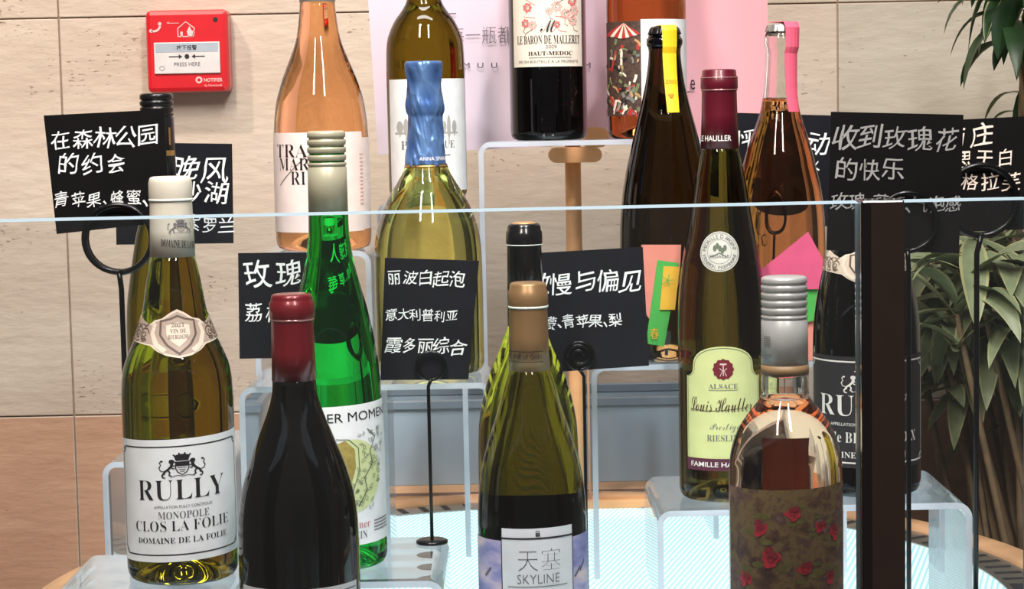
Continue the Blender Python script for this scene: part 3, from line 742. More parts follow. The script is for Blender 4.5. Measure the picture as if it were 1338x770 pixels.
# ---- red bordeaux with rose toile label
b = Bottle('wine_bottle', 'black red wine bottle with cream label of pink roses reading Le Baron de Malleret', 710.5, -215, 2.07, Z_TOP,
    [(-215, 19), (-110, 20), (-90, 21), (-78, 27), (-66, 38), (-50, 46), (-30, 49.2), (0, 50), (170, 50)])
b.glass(BLACKG, -112, stub=0.03, inset=0.9)
b.cap(REDC, [(-215, 16), (-213, 19), (-210, 20.5), (-198, 20.5), (-196, 19.6), (-110, 20.8)])
rr = b.r(0.1); a = Art(); a.rect(b.U(671.5, 50, rr), b.V(87), b.U(759.6, 50, rr), b.V(-60), CREAM)
ROSE = mat('rose_print', (206, 110, 108), 0.6); ROSE2 = mat('pale_rose_print', (228, 172, 164), 0.6)
rnd = random.Random(21)
for i in range(26):
    px_ = rnd.uniform(678, 750); py_ = rnd.uniform(-50, 36)
    if 708 < px_ < 727 and py_ > 22: continue
    c_ = (b.U(px_, 30, rr), b.V(py_)); s_ = rnd.uniform(.003, .005); m_ = ROSE if rnd.random() < .6 else ROSE2
    for t in range(7): a.ell(c_[0] + s_ * .8 * math.cos(t * .9), c_[1] + s_ * .8 * math.sin(t * .9), s_ * .42, s_ * .34, m_, 1 + (t % 3 == 0), 8)
    a.arc(c_[0], c_[1], s_ * .3, s_ * .3, 0, 300, .0004, SEPIA, 3, 8)
    a.line([(c_[0], c_[1] - s_), (c_[0] + rnd.uniform(-.008, .008), c_[1] - s_ * 2), (c_[0] + rnd.uniform(-.014, .014), c_[1] - s_ * 2.4)], .0005, SEPIA if i % 2 else ROSE, 2)
lab_text(b, a, script('M'), 706, 26, 728, 42, rr, INK, 3, -.006)
lab_text(b, a, serif('LE BARON DE MALLERET'), 677, 46, 756, 57, rr, INK, 3, -.006)
lab_text(b, a, script('2009'), 713, 58.5, 727, 63, rr, INKG, 3, 0)
lab_text(b, a, serif('HAUT-MEDOC'), 691, 67, 747, 72, rr, INK, 3, 0.004)
lab_text(b, a, 'MIS EN BOUTEILLE A LA PROPRIETE', 679, 78.5, 754, 82, rr, INKG, 3, 0)
a.line([(b.U(692, 75, rr), b.V(75)), (b.U(746, 75, rr), b.V(75))], .0005, INKG, 3)
a.wrap('front_label', b.root, b.r, rr)

# ---- amber bottle with colourful label
b = Bottle('wine_bottle', 'amber bottle with a colourful painted label, behind the yellow strip', 841, -215, 2.05, Z_TOP,
    [(-215, 19), (-100, 20), (-80, 21), (-66, 28), (-52, 39), (-36, 47), (-16, 50.6), (10, 51.6), (170, 51.6)])
b.glass(AMBER, -102, stub=0.03, inset=0.9)
b.cap(mat('dark_capsule', (40, 30, 26), 0.35), [(-215, 16), (-213, 19), (-210, 20.5), (-198, 20.5), (-196, 19.6), (-100, 20.8)])
rr = b.r(0.1); a = Art()
a.rect(-1.42 * rr, b.V(151), b.U(838, 90, rr), b.V(27), mat('painted_label_ground', (72, 52, 44), 0.6, nscale=300, vary=0.5)); a.rect(b.U(838, 90, rr), b.V(151), 1.4 * rr, b.V(25), PAPER)
cols = [mat('paint_red', (176, 48, 44), .6), mat('paint_ivory', (226, 214, 196), .6), mat('paint_black', (24, 22, 24), .6), mat('paint_green', (112, 122, 84), .6), mat('paint_tan', (188, 146, 100), .6), mat('paint_grey', (120, 120, 118), .6)]
for i in range(9):
    a.poly([(b.U(816, 35, rr), b.V(29)), (b.U(793 + 5 * i, 40, rr), b.V(45 + 1.2 * (4 - abs(i - 4)))), (b.U(798 + 5 * i, 40, rr), b.V(45 + 1.2 * (4 - abs(i - 3.5))))], cols[i % 2], 3)
rnd = random.Random(8)
for i in range(90):
    px_ = rnd.uniform(793, 834); py_ = rnd.uniform(52, 149)
    m_ = cols[rnd.randrange(6)]; c_ = (b.U(px_, 90, rr), b.V(py_)); L_ = rnd.uniform(.003, .011); an = rnd.choice((1.5, 1.2, 2.0, .4, 2.7)) + rnd.uniform(-.3, .3)
    a.line([(c_[0] - L_ * .5 * math.cos(an), c_[1] - L_ * .5 * math.sin(an)), (c_[0] + L_ * .1, c_[1] + L_ * .1), (c_[0] + L_ * .5 * math.cos(an), c_[1] + L_ * .5 * math.sin(an))], rnd.uniform(.0014, .0036), m_, 1 + i % 4)
a.wrap('front_label', b.root, b.r, rr)

# ---- dark sparkling bottle with yellow strip
def crown(b, y0, y1, hw, m, name='crown_cap'):
    z1, z0 = b.Z(y0), b.Z(y1); r = hw * b.k
    bm = bmesh.new(); lathe(bm, [(z1, 0), (z1, r * .80), (z1 - (z1 - z0) * .25, r * .92), (z0 + .0008, r), (z0, r * 1.02), (z0, r * .9), (z0 + .001, r * .88)], 84, 0,
        lambda a_, z: 1 + (0.035 * math.cos(21 * a_) if z < z1 - (z1 - z0) * .4 else 0))
    b.cp = link(name, bm, m, b.root); return b.cp
b = Bottle('wine_bottle', 'dark brown sparkling bottle with a yellow paper strip over its crown cap', 868, 36, 1.90, Z_MID,
    [(44, 20), (50, 21.5), (58, 22.5), (62, 21.6), (66, 20.6), (100, 24), (130, 30), (160, 37.5), (200, 47), (230, 53.5), (260, 58), (300, 61.2), (340, 62), (455, 62)], cat='sparkling wine bottle')
b.glass(BROWNG, 44, n=60)
crown(b, 35, 45, 21, mat('black_crown_cap', (24, 23, 24), 0.25, 0.3))
bm = bmesh.new(); lathe(bm, [(b.Z(50), 20 * b.k), (b.Z(50), 22.8 * b.k), (b.Z(53), 23.4 * b.k), (b.Z(58), 23.4 * b.k), (b.Z(61), 22 * b.k), (b.Z(61), 20 * b.k)], 56); link('lip_ring', bm, BLACKG, b.root)
YEL = mat('yellow_paper', (238, 196, 24), 0.5); YELD = mat('ochre_ink', (186, 130, 20), 0.6)
def strip(b, m, pts_px, ytop, w0, w1, uc, thick=0.0006, ink=None):
    """paper strip stuck over the cap and down the neck; pts: rows down the front"""
    uc += A0[0]; bm = bmesh.new(); zc = b.Z(ytop) + .0005; rows = []
    r0 = (b.r(b.Z(pts_px[0])) + .0012)
    for z, r, w in [(zc, -r0 * .5, w0), (zc, 0, w0), (zc, r0 * .86, w0)] + [(b.Z(y), b.r(b.Z(y)) + .0012 if y > 62 else 23.8 * b.k + .0004, w0 + (w1 - w0) * (y - ytop) / (pts_px[-1] - ytop)) for y in pts_px]:
        row = []
        for j in range(5):
            u = (j / 4 - .5) * w
            if z >= zc - 1e-6 or r <= 0: p = Vector((u * math.cos(uc) + r * math.sin(uc), u * math.sin(uc) - r * math.cos(uc), z))
            else: an = uc + u / max(r, .01); p = Vector((r * math.sin(an), -r * math.cos(an), z))
            row.append(bm.verts.new(p))
        rows.append(row)
    for A, B in zip(rows, rows[1:]):
        for j in range(4): bm.faces.new((A[j], A[j+1], B[j+1], B[j]))
    bmesh.ops.recalc_face_normals(bm, faces=bm.faces)
    r_ = bmesh.ops.solidify(bm, geom=bm.faces[:], thickness=thick)
    o = link('paper_strip', bm, m, b.root)
    return o
st = strip(b, YEL, [40, 46, 54, 62, 70, 85, 100, 115, 130, 147], 34, .0145, .0115, .30)
a = Art(); rr = b.r(b.Z(115)); uu = b.U(876, 118, rr)
for i, an in enumerate((60, 78, 96, 114, 130)): a.line([(uu, b.V(128)), (uu + .0042 * math.cos(math.radians(an)), b.V(128) + .0042 * math.sin(math.radians(an)))], .0007, YELD, 2)
lab_text(b, a, 'Z003', 869, 104, 883, 109, rr, YELD, 2, 0)
a.wrap('print', st, b.r, rr, .0016)

# ---- flute with maroon capsule and green label
b = Bottle('wine_bottle', 'tall brown flute with maroon capsule and pale green arched label', 939.5, 90, 1.8, Z_HAU,
    [(90, 22), (193, 24.4), (210, 27.5), (230, 31.8), (260, 36.5), (300, 43), (330, 48.5), (360, 53), (400, 56.5), (440, 57.6), (630, 57.8)])
b.glass(HAUL, 192, stub=0.055, inset=0.88, n=60)
MARO = mat('maroon_capsule', (92, 16, 34), 0.34, 0.2, 0.25)
b.cap(MARO, [(90.5, 17), (91, 20.5), (93, 22), (99, 22.4), (101, 24), (115, 24.2), (117.5, 23), (120, 22.6), (150, 23.2), (194, 25)])
red_ring(b, 101.5, mat('red_foil_seam', (206, 150, 150), 0.2, 0.6), 0.0004, 23.8); red_ring(b, 117.5, mat('red_foil_seam', (206, 150, 150), 0.2, 0.6), 0.0004, 23.2)
a = Art(); rr = b.cr(b.V(181)); lab_text(b, a, 'FAMILLE HAULLER', 882, 177, 955, 184.5, rr, WINK, 1, 0.012) if False else a.text('FAMILLE HAULLER', b.U(955, 181, rr) - .047, b.V(184.5), b.U(955, 181, rr), b.V(177), WINK, 1, 0.012)
a.wrap('lettering', b.cp, b.cr, rr, .0003)
PGL = mat('pale_green_label', (206, 212, 148), 0.6); PURP = mat('wine_purple_print', (84, 30, 54), 0.55); SEAL = mat('wax_red_print', (112, 22, 38), 0.5); WBR = mat('warm_brown_ink', (70, 40, 32), 0.6)
rr = b.r(0.06); a = Art()
lu, ru = b.U(896, 530, rr), b.U(896, 530, rr) + .094; cu = b.U(945, 500, rr); hw = .0355; lu = cu - hw; ru = cu + hw
def arch(ins=0.0):
    v_b = b.V(616) + ins; v_s = b.V(493); vt = b.V(453) - ins
    L = [(lu + ins, v_b), (ru - ins, v_b), (ru - ins, v_s)]
    rs = .0075
    for i in range(6): t = PI / 2 * i / 5; L.append((ru - ins - rs * (math.sin(t)), v_s + rs * .9 * (1 - math.cos(t))))
    w_ = hw - ins - rs; v2 = v_s + rs * .9
    for i in range(1, 16): t = PI * i / 16; L.append((cu + w_ * math.cos(t), v2 + (vt - v2) * math.sin(t) ** .75))
    for i in range(6): t = PI / 2 * (5 - i) / 5; L.append((lu + ins + rs * math.sin(t), v_s + rs * .9 * (1 - math.cos(t))))
    L.append((lu + ins, v_s)); return L
a.poly(arch(), PGL, 0); a.line(arch(.0016), .0005, VINE, 1, True)
a.rect(lu, b.V(616), ru, b.V(600), PURP, 2)
sc_ = (b.U(945, 482, rr), b.V(483)); a.poly([(sc_[0] + (.0088 + .0005 * math.cos(12 * t)) * math.cos(t), sc_[1] + (.0088 + .0005 * math.cos(12 * t)) * math.sin(t)) for t in [2 * PI * i / 60 for i in range(60)]], SEAL, 2)
PKL = mat('pale_pink_ink', (222, 190, 190), .6)
a.line([(sc_[0], sc_[1] - .0055), (sc_[0], sc_[1] + .004)], .0008, PKL, 3); a.line([(sc_[0] - .0028, sc_[1] + .0045), (sc_[0] + .0028, sc_[1] + .0045)], .0014, PKL, 3)
a.line([(sc_[0] - .0028, sc_[1] - .006), (sc_[0], sc_[1] + .0005), (sc_[0] + .0028, sc_[1] - .006)], .0006, PKL, 3); a.line([(sc_[0] - .003, sc_[1] + .001), (sc_[0], sc_[1] - .002), (sc_[0] + .003, sc_[1] + .001)], .0006, PKL, 3)
lab_text(b, a, serif('ALSACE'), 926, 502, 964, 508.5, rr, INKG, 2, -.004); a.line([(b.U(926, 510, rr), b.V(510.5)), (b.U(964, 510, rr), b.V(510.5))], .0004, INKG, 2)
lab_text(b, a, script('Louis Hauller'), 903, 520, 982, 539, rr, WBR, 2, -.006); a.line([(b.U(903, 537, rr), b.V(536)), (b.U(925, 537, rr), b.V(538)), (b.U(975, 537, rr), b.V(534))], .0005, WBR, 2)
lab_text(b, a, script('Prestige'), 928, 553, 966, 566, rr, INKG, 2, -.010)
lab_text(b, a, serif('RIESLING'), 924, 569, 972, 577, rr, INKG, 2, -.006)
a.text('FAMILLE HAULLER', b.U(904, 607, rr), b.V(611), b.U(904, 607, rr) + .058, b.V(604.5), WINK, 3, .012)
a.wrap('front_label', b.root, b.r, rr)
a = Art(); zc_ = b.V(329); rr = b.r(zc_); SILV = mat('medal_silver', (214, 212, 202), 0.4, 0.2); u_ = b.U(940, 329, rr)
R_ = .0172; a.ell(u_, zc_, R_, R_, SILV, 0, 40); a.arc(u_, zc_, R_ * .93, R_ * .93, 0, 360, .0004, INKG, 1, 36); a.arc(u_, zc_, R_ * .60, R_ * .60, 0, 360, .0003, INKG, 1, 30)
a.ringtext('MEDAILLE D ARGENT', u_, zc_, R_ * .77, .0034, 175, 5, INKG, 2); a.ringtext('VIGNERON INDEPENDANT', u_, zc_, R_ * .77, .0028, 190, 350, INKG, 2)
for i in range(5): a.ell(u_ - .004 + .0022 * i, zc_ + .003 + .002 * math.sin(i * 1.6), .0016, .0026, VINE, 2, 10)
a.line([(u_ - .006, zc_ - .004), (u_, zc_ - .001), (u_ + .006, zc_ - .0045)], .0008, VINE, 2); lab_text(b, a, 'MEDAILLE', 928, 333, 952, 337, rr, INKG, 2, .002)
a.wrap('medal_sticker', b.root, b.r, rr)

# ---- clear-glass filled bottles with an empty neck
def hollow_glass(b, pytop, pylevel, mg, mw, t=0.0022, nz=54, wall=0.0026):
    """clear glass bottle with an air space down to the wine level; the wine is a part of its own"""
    zt, zl = b.Z(pytop), b.Z(pylevel); R = b.r(b.zlow)
    L = [(zt, 0)] + [(zt - (zt - b.zlow) * i / nz, b.r(zt - (zt - b.zlow) * i / nz)) for i in range(nz + 1)]
    L += [(0.0055, R * 0.985), (0.0022, R * 0.945), (0.0006, R * 0.87), (0.0, R * 0.80), (0.0015, R * 0.70), (0.008, R * 0.45), (0.012, 0)]
    bm = bmesh.new(); lathe(bm, L, 72)
    z2 = zt - .003
    I = [(z2, 0)] + [(z2 - (z2 - zl) * i / 16, b.r(z2 - (z2 - zl) * i / 16) - wall) for i in range(17)] + [(zl, 0)]
    lathe(bm, I[::-1], 72)                                   # air space: faces turned inwards
    g_ = link('glass_body', bm, mg, b.root); b.g = g_
    W = [(zl - .00015, 0)] + [(zl - .00015 - (zl - .018) * i / nz, b.r(zl - (zl - .018) * i / nz) - wall) for i in range(nz + 1)] + [(.0178, 0)]
    bm = bmesh.new(); lathe(bm, W, 72); w = link('wine', bm, mw, b.root); return w
b = Bottle('wine_bottle', 'clear bottle of orange rose with silver crown cap and pink strip', 1011, 31, 1.89, Z_MID,
    [(40, 19), (46, 20.5), (52, 22.5), (58, 22.8), (62, 21), (66, 20), (115, 21.5), (140, 24.5), (160, 30), (180, 37), (200, 43), (220, 48), (250, 55), (285, 59.5), (320, 61.5), (455, 62)], tilt=1.3, cat='sparkling wine bottle')
hollow_glass(b, 40, 133, CLEAR, ORWINE)
crown(b, 31, 42, 20.5, mat('silver_crown_cap', (196, 192, 188), 0.25, 0.8))
PNK = mat('pink_paper', (232, 96, 124), 0.55); HOT = mat('magenta_pink_card', (214, 84, 124), 0.55)
st = strip(b, PNK, [36, 44, 54, 62, 70, 85, 100, 115, 130, 146], 29.5, .018, .013, .75)
b_pink = b

b = Bottle('wine_bottle', 'rose wine bottle with pale grey screw cap and dark flower print label, front right', 1024.5, 361, 1.42, H,
    [(361, 30), (478, 30.5), (487, 31), (515, 31), (521, 33), (530, 40.5), (545, 52), (560, 61.5), (580, 69.3), (600, 73.2), (625, 74.6), (760, 75)])
hollow_glass(b, 484, 521, CLEAR, ORWINE2)
SC_ = mat('pale_grey_screw_cap', (176, 174, 172), 0.36, 0.2)
b.cap(SC_, screw_rows(361, 416, 476, 30, 5, 1.8), 'screw_cap')
bm = bmesh.new(); z_ = b.Z(476); lathe(bm, [(z_ + .0002, 29 * b.k), (z_ + .0002, 31.1 * b.k), (b.Z(488), 31.4 * b.k), (b.Z(488), 30.9 * b.k)], 56); link('brown_band', bm, mat('kraft_brown_band', (138, 108, 74), 0.5), b.cp)
a = Art(); rr = b.cr(b.V(460)); 
lab_text(b, a, 'BEAULUNE', 975, 464, 1008, 471, rr, INKG, 1, 0.004)
for i in range(6): a.line([(b.U(999, 450, rr), b.V(441 + 2.6 * i)), (b.U(1007, 450, rr), b.V(441.3 + 2.6 * i))], .0006, INKG, 1)
a.wrap('lettering', b.cp, b.cr, rr, .0003)
k = NT('dark_flower_print'); bs = k.new('ShaderNodeBsdfPrincipled'); bs.inputs['Roughness'].default_value = 0.5
n1 = k.new('ShaderNodeTexNoise', i_Scale=38.0, i_Detail=6.0, i_Roughness=.65); k.link(k.coords(), n1.inputs['Vector'])
r1 = k.ramp(n1.outputs[0], [(0.30, (40, 28, 26)), (0.43, (92, 62, 50)), (0.51, (124, 102, 62)), (0.59, (88, 60, 60)), (0.72, (160, 124, 104))])
k.link(r1.outputs[0], bs.inputs['Base Color']); k.link(bs.outputs[0], k.out.inputs[0]); FLW = k.m
k = NT('back_label_brown'); bs = k.new('ShaderNodeBsdfPrincipled'); bs.inputs['Roughness'].default_value = 0.6
n1 = k.new('ShaderNodeTexNoise', i_Scale=20.0); k.link(k.coords(), n1.inputs['Vector']); r1 = k.ramp(n1.outputs[0], [(0.3, (168, 108, 80)), (0.7, (188, 128, 98))]); k.link(r1.outputs[0], bs.inputs['Base Color']); k.link(bs.outputs[0], k.out.inputs[0])
BKL = k.m
rr = b.r(0.05); a = Art(); a.rect(-1.30 * rr, .02, 1.38 * rr, b.V(641), FLW)
RED1 = mat('rose_red_print', (196, 44, 62), .55, vary=.2, nscale=300); RED2 = mat('deep_rose_print', (140, 32, 46), .55, vary=.2, nscale=300); LEAFP = mat('olive_leaf_print', (104, 98, 48), .6, vary=.3, nscale=200)
rnd = random.Random(4)
for px_, py_, s_ in ((993, 692, 9), (1036, 671, 8), (1008, 730, 11), (1072, 692, 7), (1090, 702, 9), (1052, 745, 9), (975, 760, 8), (1085, 760, 8)):
    c_ = (b.U(px_, py_, rr), b.V(py_)); s_ *= b.k * 1.3
    for t in range(9):
        d_ = s_ * rnd.uniform(.2, .75); an = t * 2.4
        a.ell(c_[0] + d_ * math.cos(an), c_[1] + d_ * math.sin(an), s_ * .42, s_ * .36, RED1 if t % 3 else RED2, 1 + t % 4, 9)
    a.arc(c_[0], c_[1], s_ * .35, s_ * .3, 0, 320, s_ * .12, RED2, 6, 10)
    for t in range(4):
        an = rnd.uniform(0, 6.3); lx, ly = c_[0] + s_ * 1.5 * math.cos(an), c_[1] + s_ * 1.5 * math.sin(an)
        a.ell(lx, ly, s_ * .6, s_ * .3, LEAFP, 1, 8)
a.turn(.03).wrap('front_label', b.root, b.r, rr)
a = Art(); a.rect(PI * rr - .006, .025, PI * rr + .006, b.V(610), BKL); a.wrap('back_label', b.root, b.r, rr)

# ---- black burgundy behind the post
b = Bottle('wine_bottle', 'black wine bottle with white bordered black RULLY label, behind the black post', 1131, 178, 1.61, Z_BLK,
    [(178, 25), (272, 27.5), (290, 32), (310, 40), (330, 49), (350, 55.5), (370, 60.5), (400, 66), (430, 69), (460, 69.8), (600, 70)])
b.glass(BLACKG, 270, stub=0.055, inset=0.9)
b.cap(mat('black_capsule', (20, 18, 20), 0.4), [(178, 19), (179, 23), (183, 25), (188, 26.2), (202, 26.2), (205, 25.4), (272, 28)])
collar(b, 347, 318, 368, 0.050, mat('neck_label_pale', (226, 212, 194), .6), (SEPIA, BEIGE), 0.0, ('2020', 'VIN DE', 'BOURGOGNE'))
rr = b.r(0.05); a = Art(); LB = mat('black_label_paper', (40, 38, 42), 0.55)
v1, v0 = b.V(467), b.V(613); u0, u1 = -1.42 * rr, 1.42 * rr; a.rect(u0, v0, u1, v1, LB)
U0, U1, V0, V1 = u0 + .003, u1 - .003, v0 + .004, v1 - .004
for L_ in ([(U0, V1), (U1, V1)], [(U0, V0), (U1, V0)], [(U0, V0), (U0, V1)], [(U1, V0), (U1, V1)]): a.line(L_, .0012, WINK)
for uu, vv, d0 in ((U0, V0, 0), (U1, V0, 90), (U1, V1, 180), (U0, V1, 270)): a.arc(uu, vv, .005, .005, d0, d0 + 90, .0010, WINK)
crest(a, b.U(1128, 503, rr), b.V(504), .0175, WINK, LB)
ut = b.U(1072, 530, rr)
lab_text(b, a, serif('RULLY'), 1073, 518, 1186, 545, rr, WINK, 2, -.009)
lab_text(b, a, 'APPELLATION RULLY CONTROLEE', 1086, 554, 1174, 558, rr, WINK, 2, 0)
lab_text(b, a, serif('Clos de BELLECROIX'), 1066.5, 566, 1195, 580, rr, WINK, 2, -.008)
lab_text(b, a, serif('DOMAINE DE LA FOLIE'), 1073, 592, 1188, 600, rr, WINK, 2, -.004)
a.wrap('front_label', b.root, b.r, rr)

# ---- olive bottle with black capsule, behind the bronze one
b = Bottle('wine_bottle', 'olive bottle with plain black capsule, directly behind the bronze capsule bottle', 684.5, 291, 1.70, H,
    [(291, 22), (425, 23.5), (440, 29), (455, 34.5), (470, 41), (485, 47.5), (500, 53), (520, 58.5), (540, 62.5), (560, 65), (600, 66.3), (700, 66.5)])
b.glass(OLIVE2, 424, stub=0.06, inset=0.9)
b.cap(mat('black_capsule_gloss', (14, 13, 15), 0.2, 0.0, 0.3), [(292, 17), (293, 20), (296, 21.6), (301, 22), (303, 23.6), (317, 23.8), (319.5, 22.6), (322, 22.4), (425, 24)])
red_ring(b, 319.5, mat('pearl_seal_ring', (226, 232, 226), 0.25), 0.0004, 22.9)
bm = bmesh.new(); z_ = b.Z(291.5); lathe(bm, [(z_ + .0012, 0), (z_ + .001, 12 * b.k), (z_ + .0002, 15.5 * b.k), (z_ - .0008, 16 * b.k)], 40); link('cap_disc', bm, mat('bronze_foil_disc', (206, 158, 108), .35, .4), b.cp)

# ---- bronze capsule bottle
b = Bottle('wine_bottle', 'olive bottle with bronze capsule and grey label reading SKYLINE, front centre', 689.5, 368, 1.54, H,
    [(368, 24), (482, 26.3), (490, 28), (500, 31.5), (520, 37.5), (540, 44), (560, 51), (580, 57.5), (600, 63), (620, 67), (640, 69.6), (665, 71.5), (700, 72), (760, 72)])
b.glass(glass('dark_olive_bottle_glass', (0.115, 0.075, 0.003), 1.38, lin_col=True), 481, stub=0.055, inset=0.9)
BRZ = mat('bronze_capsule', (150, 116, 78), 0.36, 0.45)
b.cap(BRZ, [(368.5, 18), (369.5, 22), (372, 24), (378, 24.4), (380, 26), (397, 26.4), (400, 25.4), (403, 25.2), (440, 25.8), (483, 26.9)])
red_ring(b, 400.5, mat('pearl_seal_ring', (226, 232, 226), 0.25), 0.0008, 25.7)
a = Art(); rr = b.cr(b.V(468)); lab_text(b, a, 'SKYLINE of Gobi', 664, 463, 707, 470, rr, INK, 1, 0.0)
for yy in (460, 473.5): a.line([(b.U(664, yy, rr), b.V(yy)), (b.U(709, yy, rr), b.V(yy))], .0005, INK, 1)
a.wrap('lettering', b.cp, b.cr, rr, .0003)
k = NT('sunset_sky_print'); bs = k.new('ShaderNodeBsdfPrincipled'); bs.inputs['Roughness'].default_value = 0.5
n1 = k.new('ShaderNodeTexNoise', i_Scale=1.0, i_Detail=4.0); k.link(k.coords((28, 28, 70)), n1.inputs['Vector'])
r1 = k.ramp(n1.outputs[0], [(0.30, (96, 100, 158)), (0.46, (134, 134, 184)), (0.58, (176, 164, 196)), (0.72, (212, 190, 192))]); k.link(r1.outputs[0], bs.inputs['Base Color']); k.link(bs.outputs[0], k.out.inputs[0]); SKYP = k.m
rr = b.r(0.05); a = Art(); v1 = b.V(708); a.rect(-1.5 * rr, .02, 1.5 * rr, v1, SKYP, 0)
pu0, pu1 = b.U(655.5, 720, rr), b.U(748, 720, rr); LG = mat('pale_grey_label', (204, 206, 212), .55); pv = b.V(691)
a.rect(pu0, .02, pu1, pv, LG, 2); a.line([(pu0, .02), (pu0, pv)], .0007, INK, 3); a.line([(pu1, .02), (pu1, pv)], .0007, INK, 3)
vb_ = b.V(704); a.line([(pu0, vb_), (pu1, vb_)], .0013, INK, 4)
for d_ in (0, .0009, .0018): a.line([(b.U(699.5, 697, rr), b.V(701) + d_), (b.U(705.5, 697, rr), b.V(701) + d_)], .0004, INK, 4)
lab_text(b, a, '日', 700, 694, 705, 701, rr, INK, 4, 0.0)
lab_text(b, a, '天塞', 677, 718, 732, 746, rr, INK, 4, -.026)
lab_text(b, a, 'SKYLINE', 676, 751, 731, 763, rr, INKG, 4, -.012)
a.line([(b.U(664, 766, rr), b.V(767)), (b.U(741, 766, rr), b.V(767))], .0006, INKG, 4)
for px_, py_ in ((638, 752), (756, 756), (762, 750)):
    c_ = (b.U(px_, py_, rr), b.V(py_)); a.line([(c_[0] - .004, c_[1] - .003), (c_[0], c_[1] + .001), (c_[0] + .003, c_[1] + .004)], .0018, mat('slate_print', (84, 84, 112), .6), 2)
a.turn(.02).wrap('front_label', b.root, b.r, rr)
a = Art(); a.rect(PI * rr - .050, .02, PI * rr + .050, b.V(672), mat('back_label_dark', (34, 34, 40), .6)); a.wrap('back_label', b.root, b.r, rr)

# ------------------------------------------------------------------ chalk boards and their wire clip stands
CARD = mat('black_board_card', (24, 25, 31), 0.7, spec=0.1, vary=0.15, nscale=40)
CARDB = mat('black_board_satin', (15, 14, 15), 0.65, spec=0.1, vary=0.15, nscale=40)
WIRE = mat('black_wire', (18, 18, 20), 0.25, 0.5)
def board(corners, Y, lines, label, m=CARD, ink=CHALK, th=0.0016):
    """corners: photo points of the upper left, upper right, lower right, lower left; lines: text, left, right, middle row, size in photo pixels"""
    pts = [P(x, y, Y) for x, y in corners]
    c = (pts[2] + pts[3]) / 2
    bm = bmesh.new()
    fr = [bm.verts.new(p - c) for p in pts]; bk = [bm.verts.new(p - c + Vector((0, th, 0))) for p in pts]
    bm.faces.new(fr[::-1]); bm.faces.new(bk)
    for i in range(4): bm.faces.new((fr[i], fr[(i+1) % 4], bk[(i+1) % 4], bk[i]))
    bmesh.ops.recalc_face_normals(bm, faces=bm.faces)
    o = tag(link('chalk_board', bm, m, None, c), label, 'chalk board', 'black boards naming the wines')
    a = Art(); sl = (pts[1].z - pts[0].z) / (pts[1].x - pts[0].x)
    k_ = Y / F
    for i, (t, x0, x1, yc, sz) in enumerate(lines):
        p0, p1 = P(x0, yc, Y), P(x1, yc, Y)
        pm = P((x0 + x1) / 2, yc, Y)
        v0 = pm.z - sl * (p1.x - p0.x) / 2
        a.hand(t, p0.x, p1.x, v0, sz * k_, ink, 1, sl, seed=i * 7 + int(abs(corners[0][0])))
    for v in a.bm.verts: v.co = Vector((v.co.x - c.x, -0.0003 - v.co.z, v.co.y - c.z))
    link('lettering', a.bm, a.mats, o)
    return o
def clip(px, py, rpx, Y, zfoot, label, stem_px=None, wire=0.0016, turns=2, back=0.004):
    """bent wire stand: a two turn ring that grips the board, a stem, and a foot"""
    cpt = P(px, py, Y); k_ = Y / F; R = rpx * k_
    sx = P(stem_px[0], stem_px[1], Y).x if stem_px else cpt.x
    o = empty('clip_stand', (sx, Y, zfoot), label, 'clip stand', 'wire clip stands')
    c = cpt - Vector((sx, Y, zfoot))
    pts = []
    n = 40 * turns
    for i in range(n + 1):
        t = i / n; an = -PI / 2 + 2 * PI * turns * t
        # front turn first, the board sits between the turns
        yy = -wire * 1.2 + (wire * 2.4 + 0.0018) * max(0.0, min(1.0, (t - .42) / .16))
        pts.append(c + Vector((R * math.cos(an), yy, R * math.sin(an))))
    bm = bmesh.new(); tube(bm, pts, wire, 8); link('ring_clip', bm, WIRE, o)
    bm = bmesh.new()
    low = c + Vector((0, -wire * 1.2, -R))
    tube(bm, [low, low + Vector(((0 - low.x) * .5, 0, -R * .25)), Vector((0, low.y, low.z - R * .5)), Vector((0, low.y * .5, low.z * .5)), Vector((0, 0, .001))], wire * 0.9, 8); link('stem', bm, WIRE, o)
    bm = bmesh.new(); lathe(bm, [(.0, 0), (.0, .013), (.002, .013), (.003, .011), (.003, 0)][::-1], 32); link('foot', bm, WIRE, o)
    return o
board([(57, 151), (214, 143), (222, 290), (74, 306)], 1.62, [('在森林公园', 66, 208, 180, 35), ('的约会', 74, 168, 213, 30), ('青苹果、蜂蜜、石', 70, 216, 259, 29)], 'black chalk board leftmost in front, about a date in the forest park', CARDB)
clip(155, 312, 44, 1.62 - .002, H, 'black wire stand with the big ring, under the leftmost board', (163, 470), 0.0024)
board([(150, 186), (303, 188), (305, 318), (152, 320)], 1.96, [('西晚风', 185, 300, 220, 34), ('金沙湖', 196, 300, 252, 33), ('荔枝·紫罗兰', 185, 307, 293, 24)], 'black chalk board behind the cream capsule, reading evening breeze and lake')
clip(232, 318, 16, 1.958, H, 'black wire stand under the board behind the cream capsule')
board([(311, 331), (458, 329), (460, 467), (313, 469)], 1.715, [('玫瑰人', 318, 435, 357, 37), ('荔枝、草莓', 318, 440, 407, 25)], 'black chalk board behind the dark red capsule, starting with rose')
clip(398, 470, 16, 1.713, H, 'black wire stand under the board behind the dark red capsule')
board([(503, 337), (626, 341), (612, 496), (497, 497)], 1.668, [('丽波白起泡', 505, 608, 363, 24), ('意大利普利亚', 503, 599, 412, 22), ('霞多丽综合', 503, 608, 452, 24)], 'black chalk board with three lines, in front of the blue foil sparkling bottle')
clip(563, 478, 18, 1.666, Z_GRN, 'black wire stand under the three line board in the middle', (562, 600))
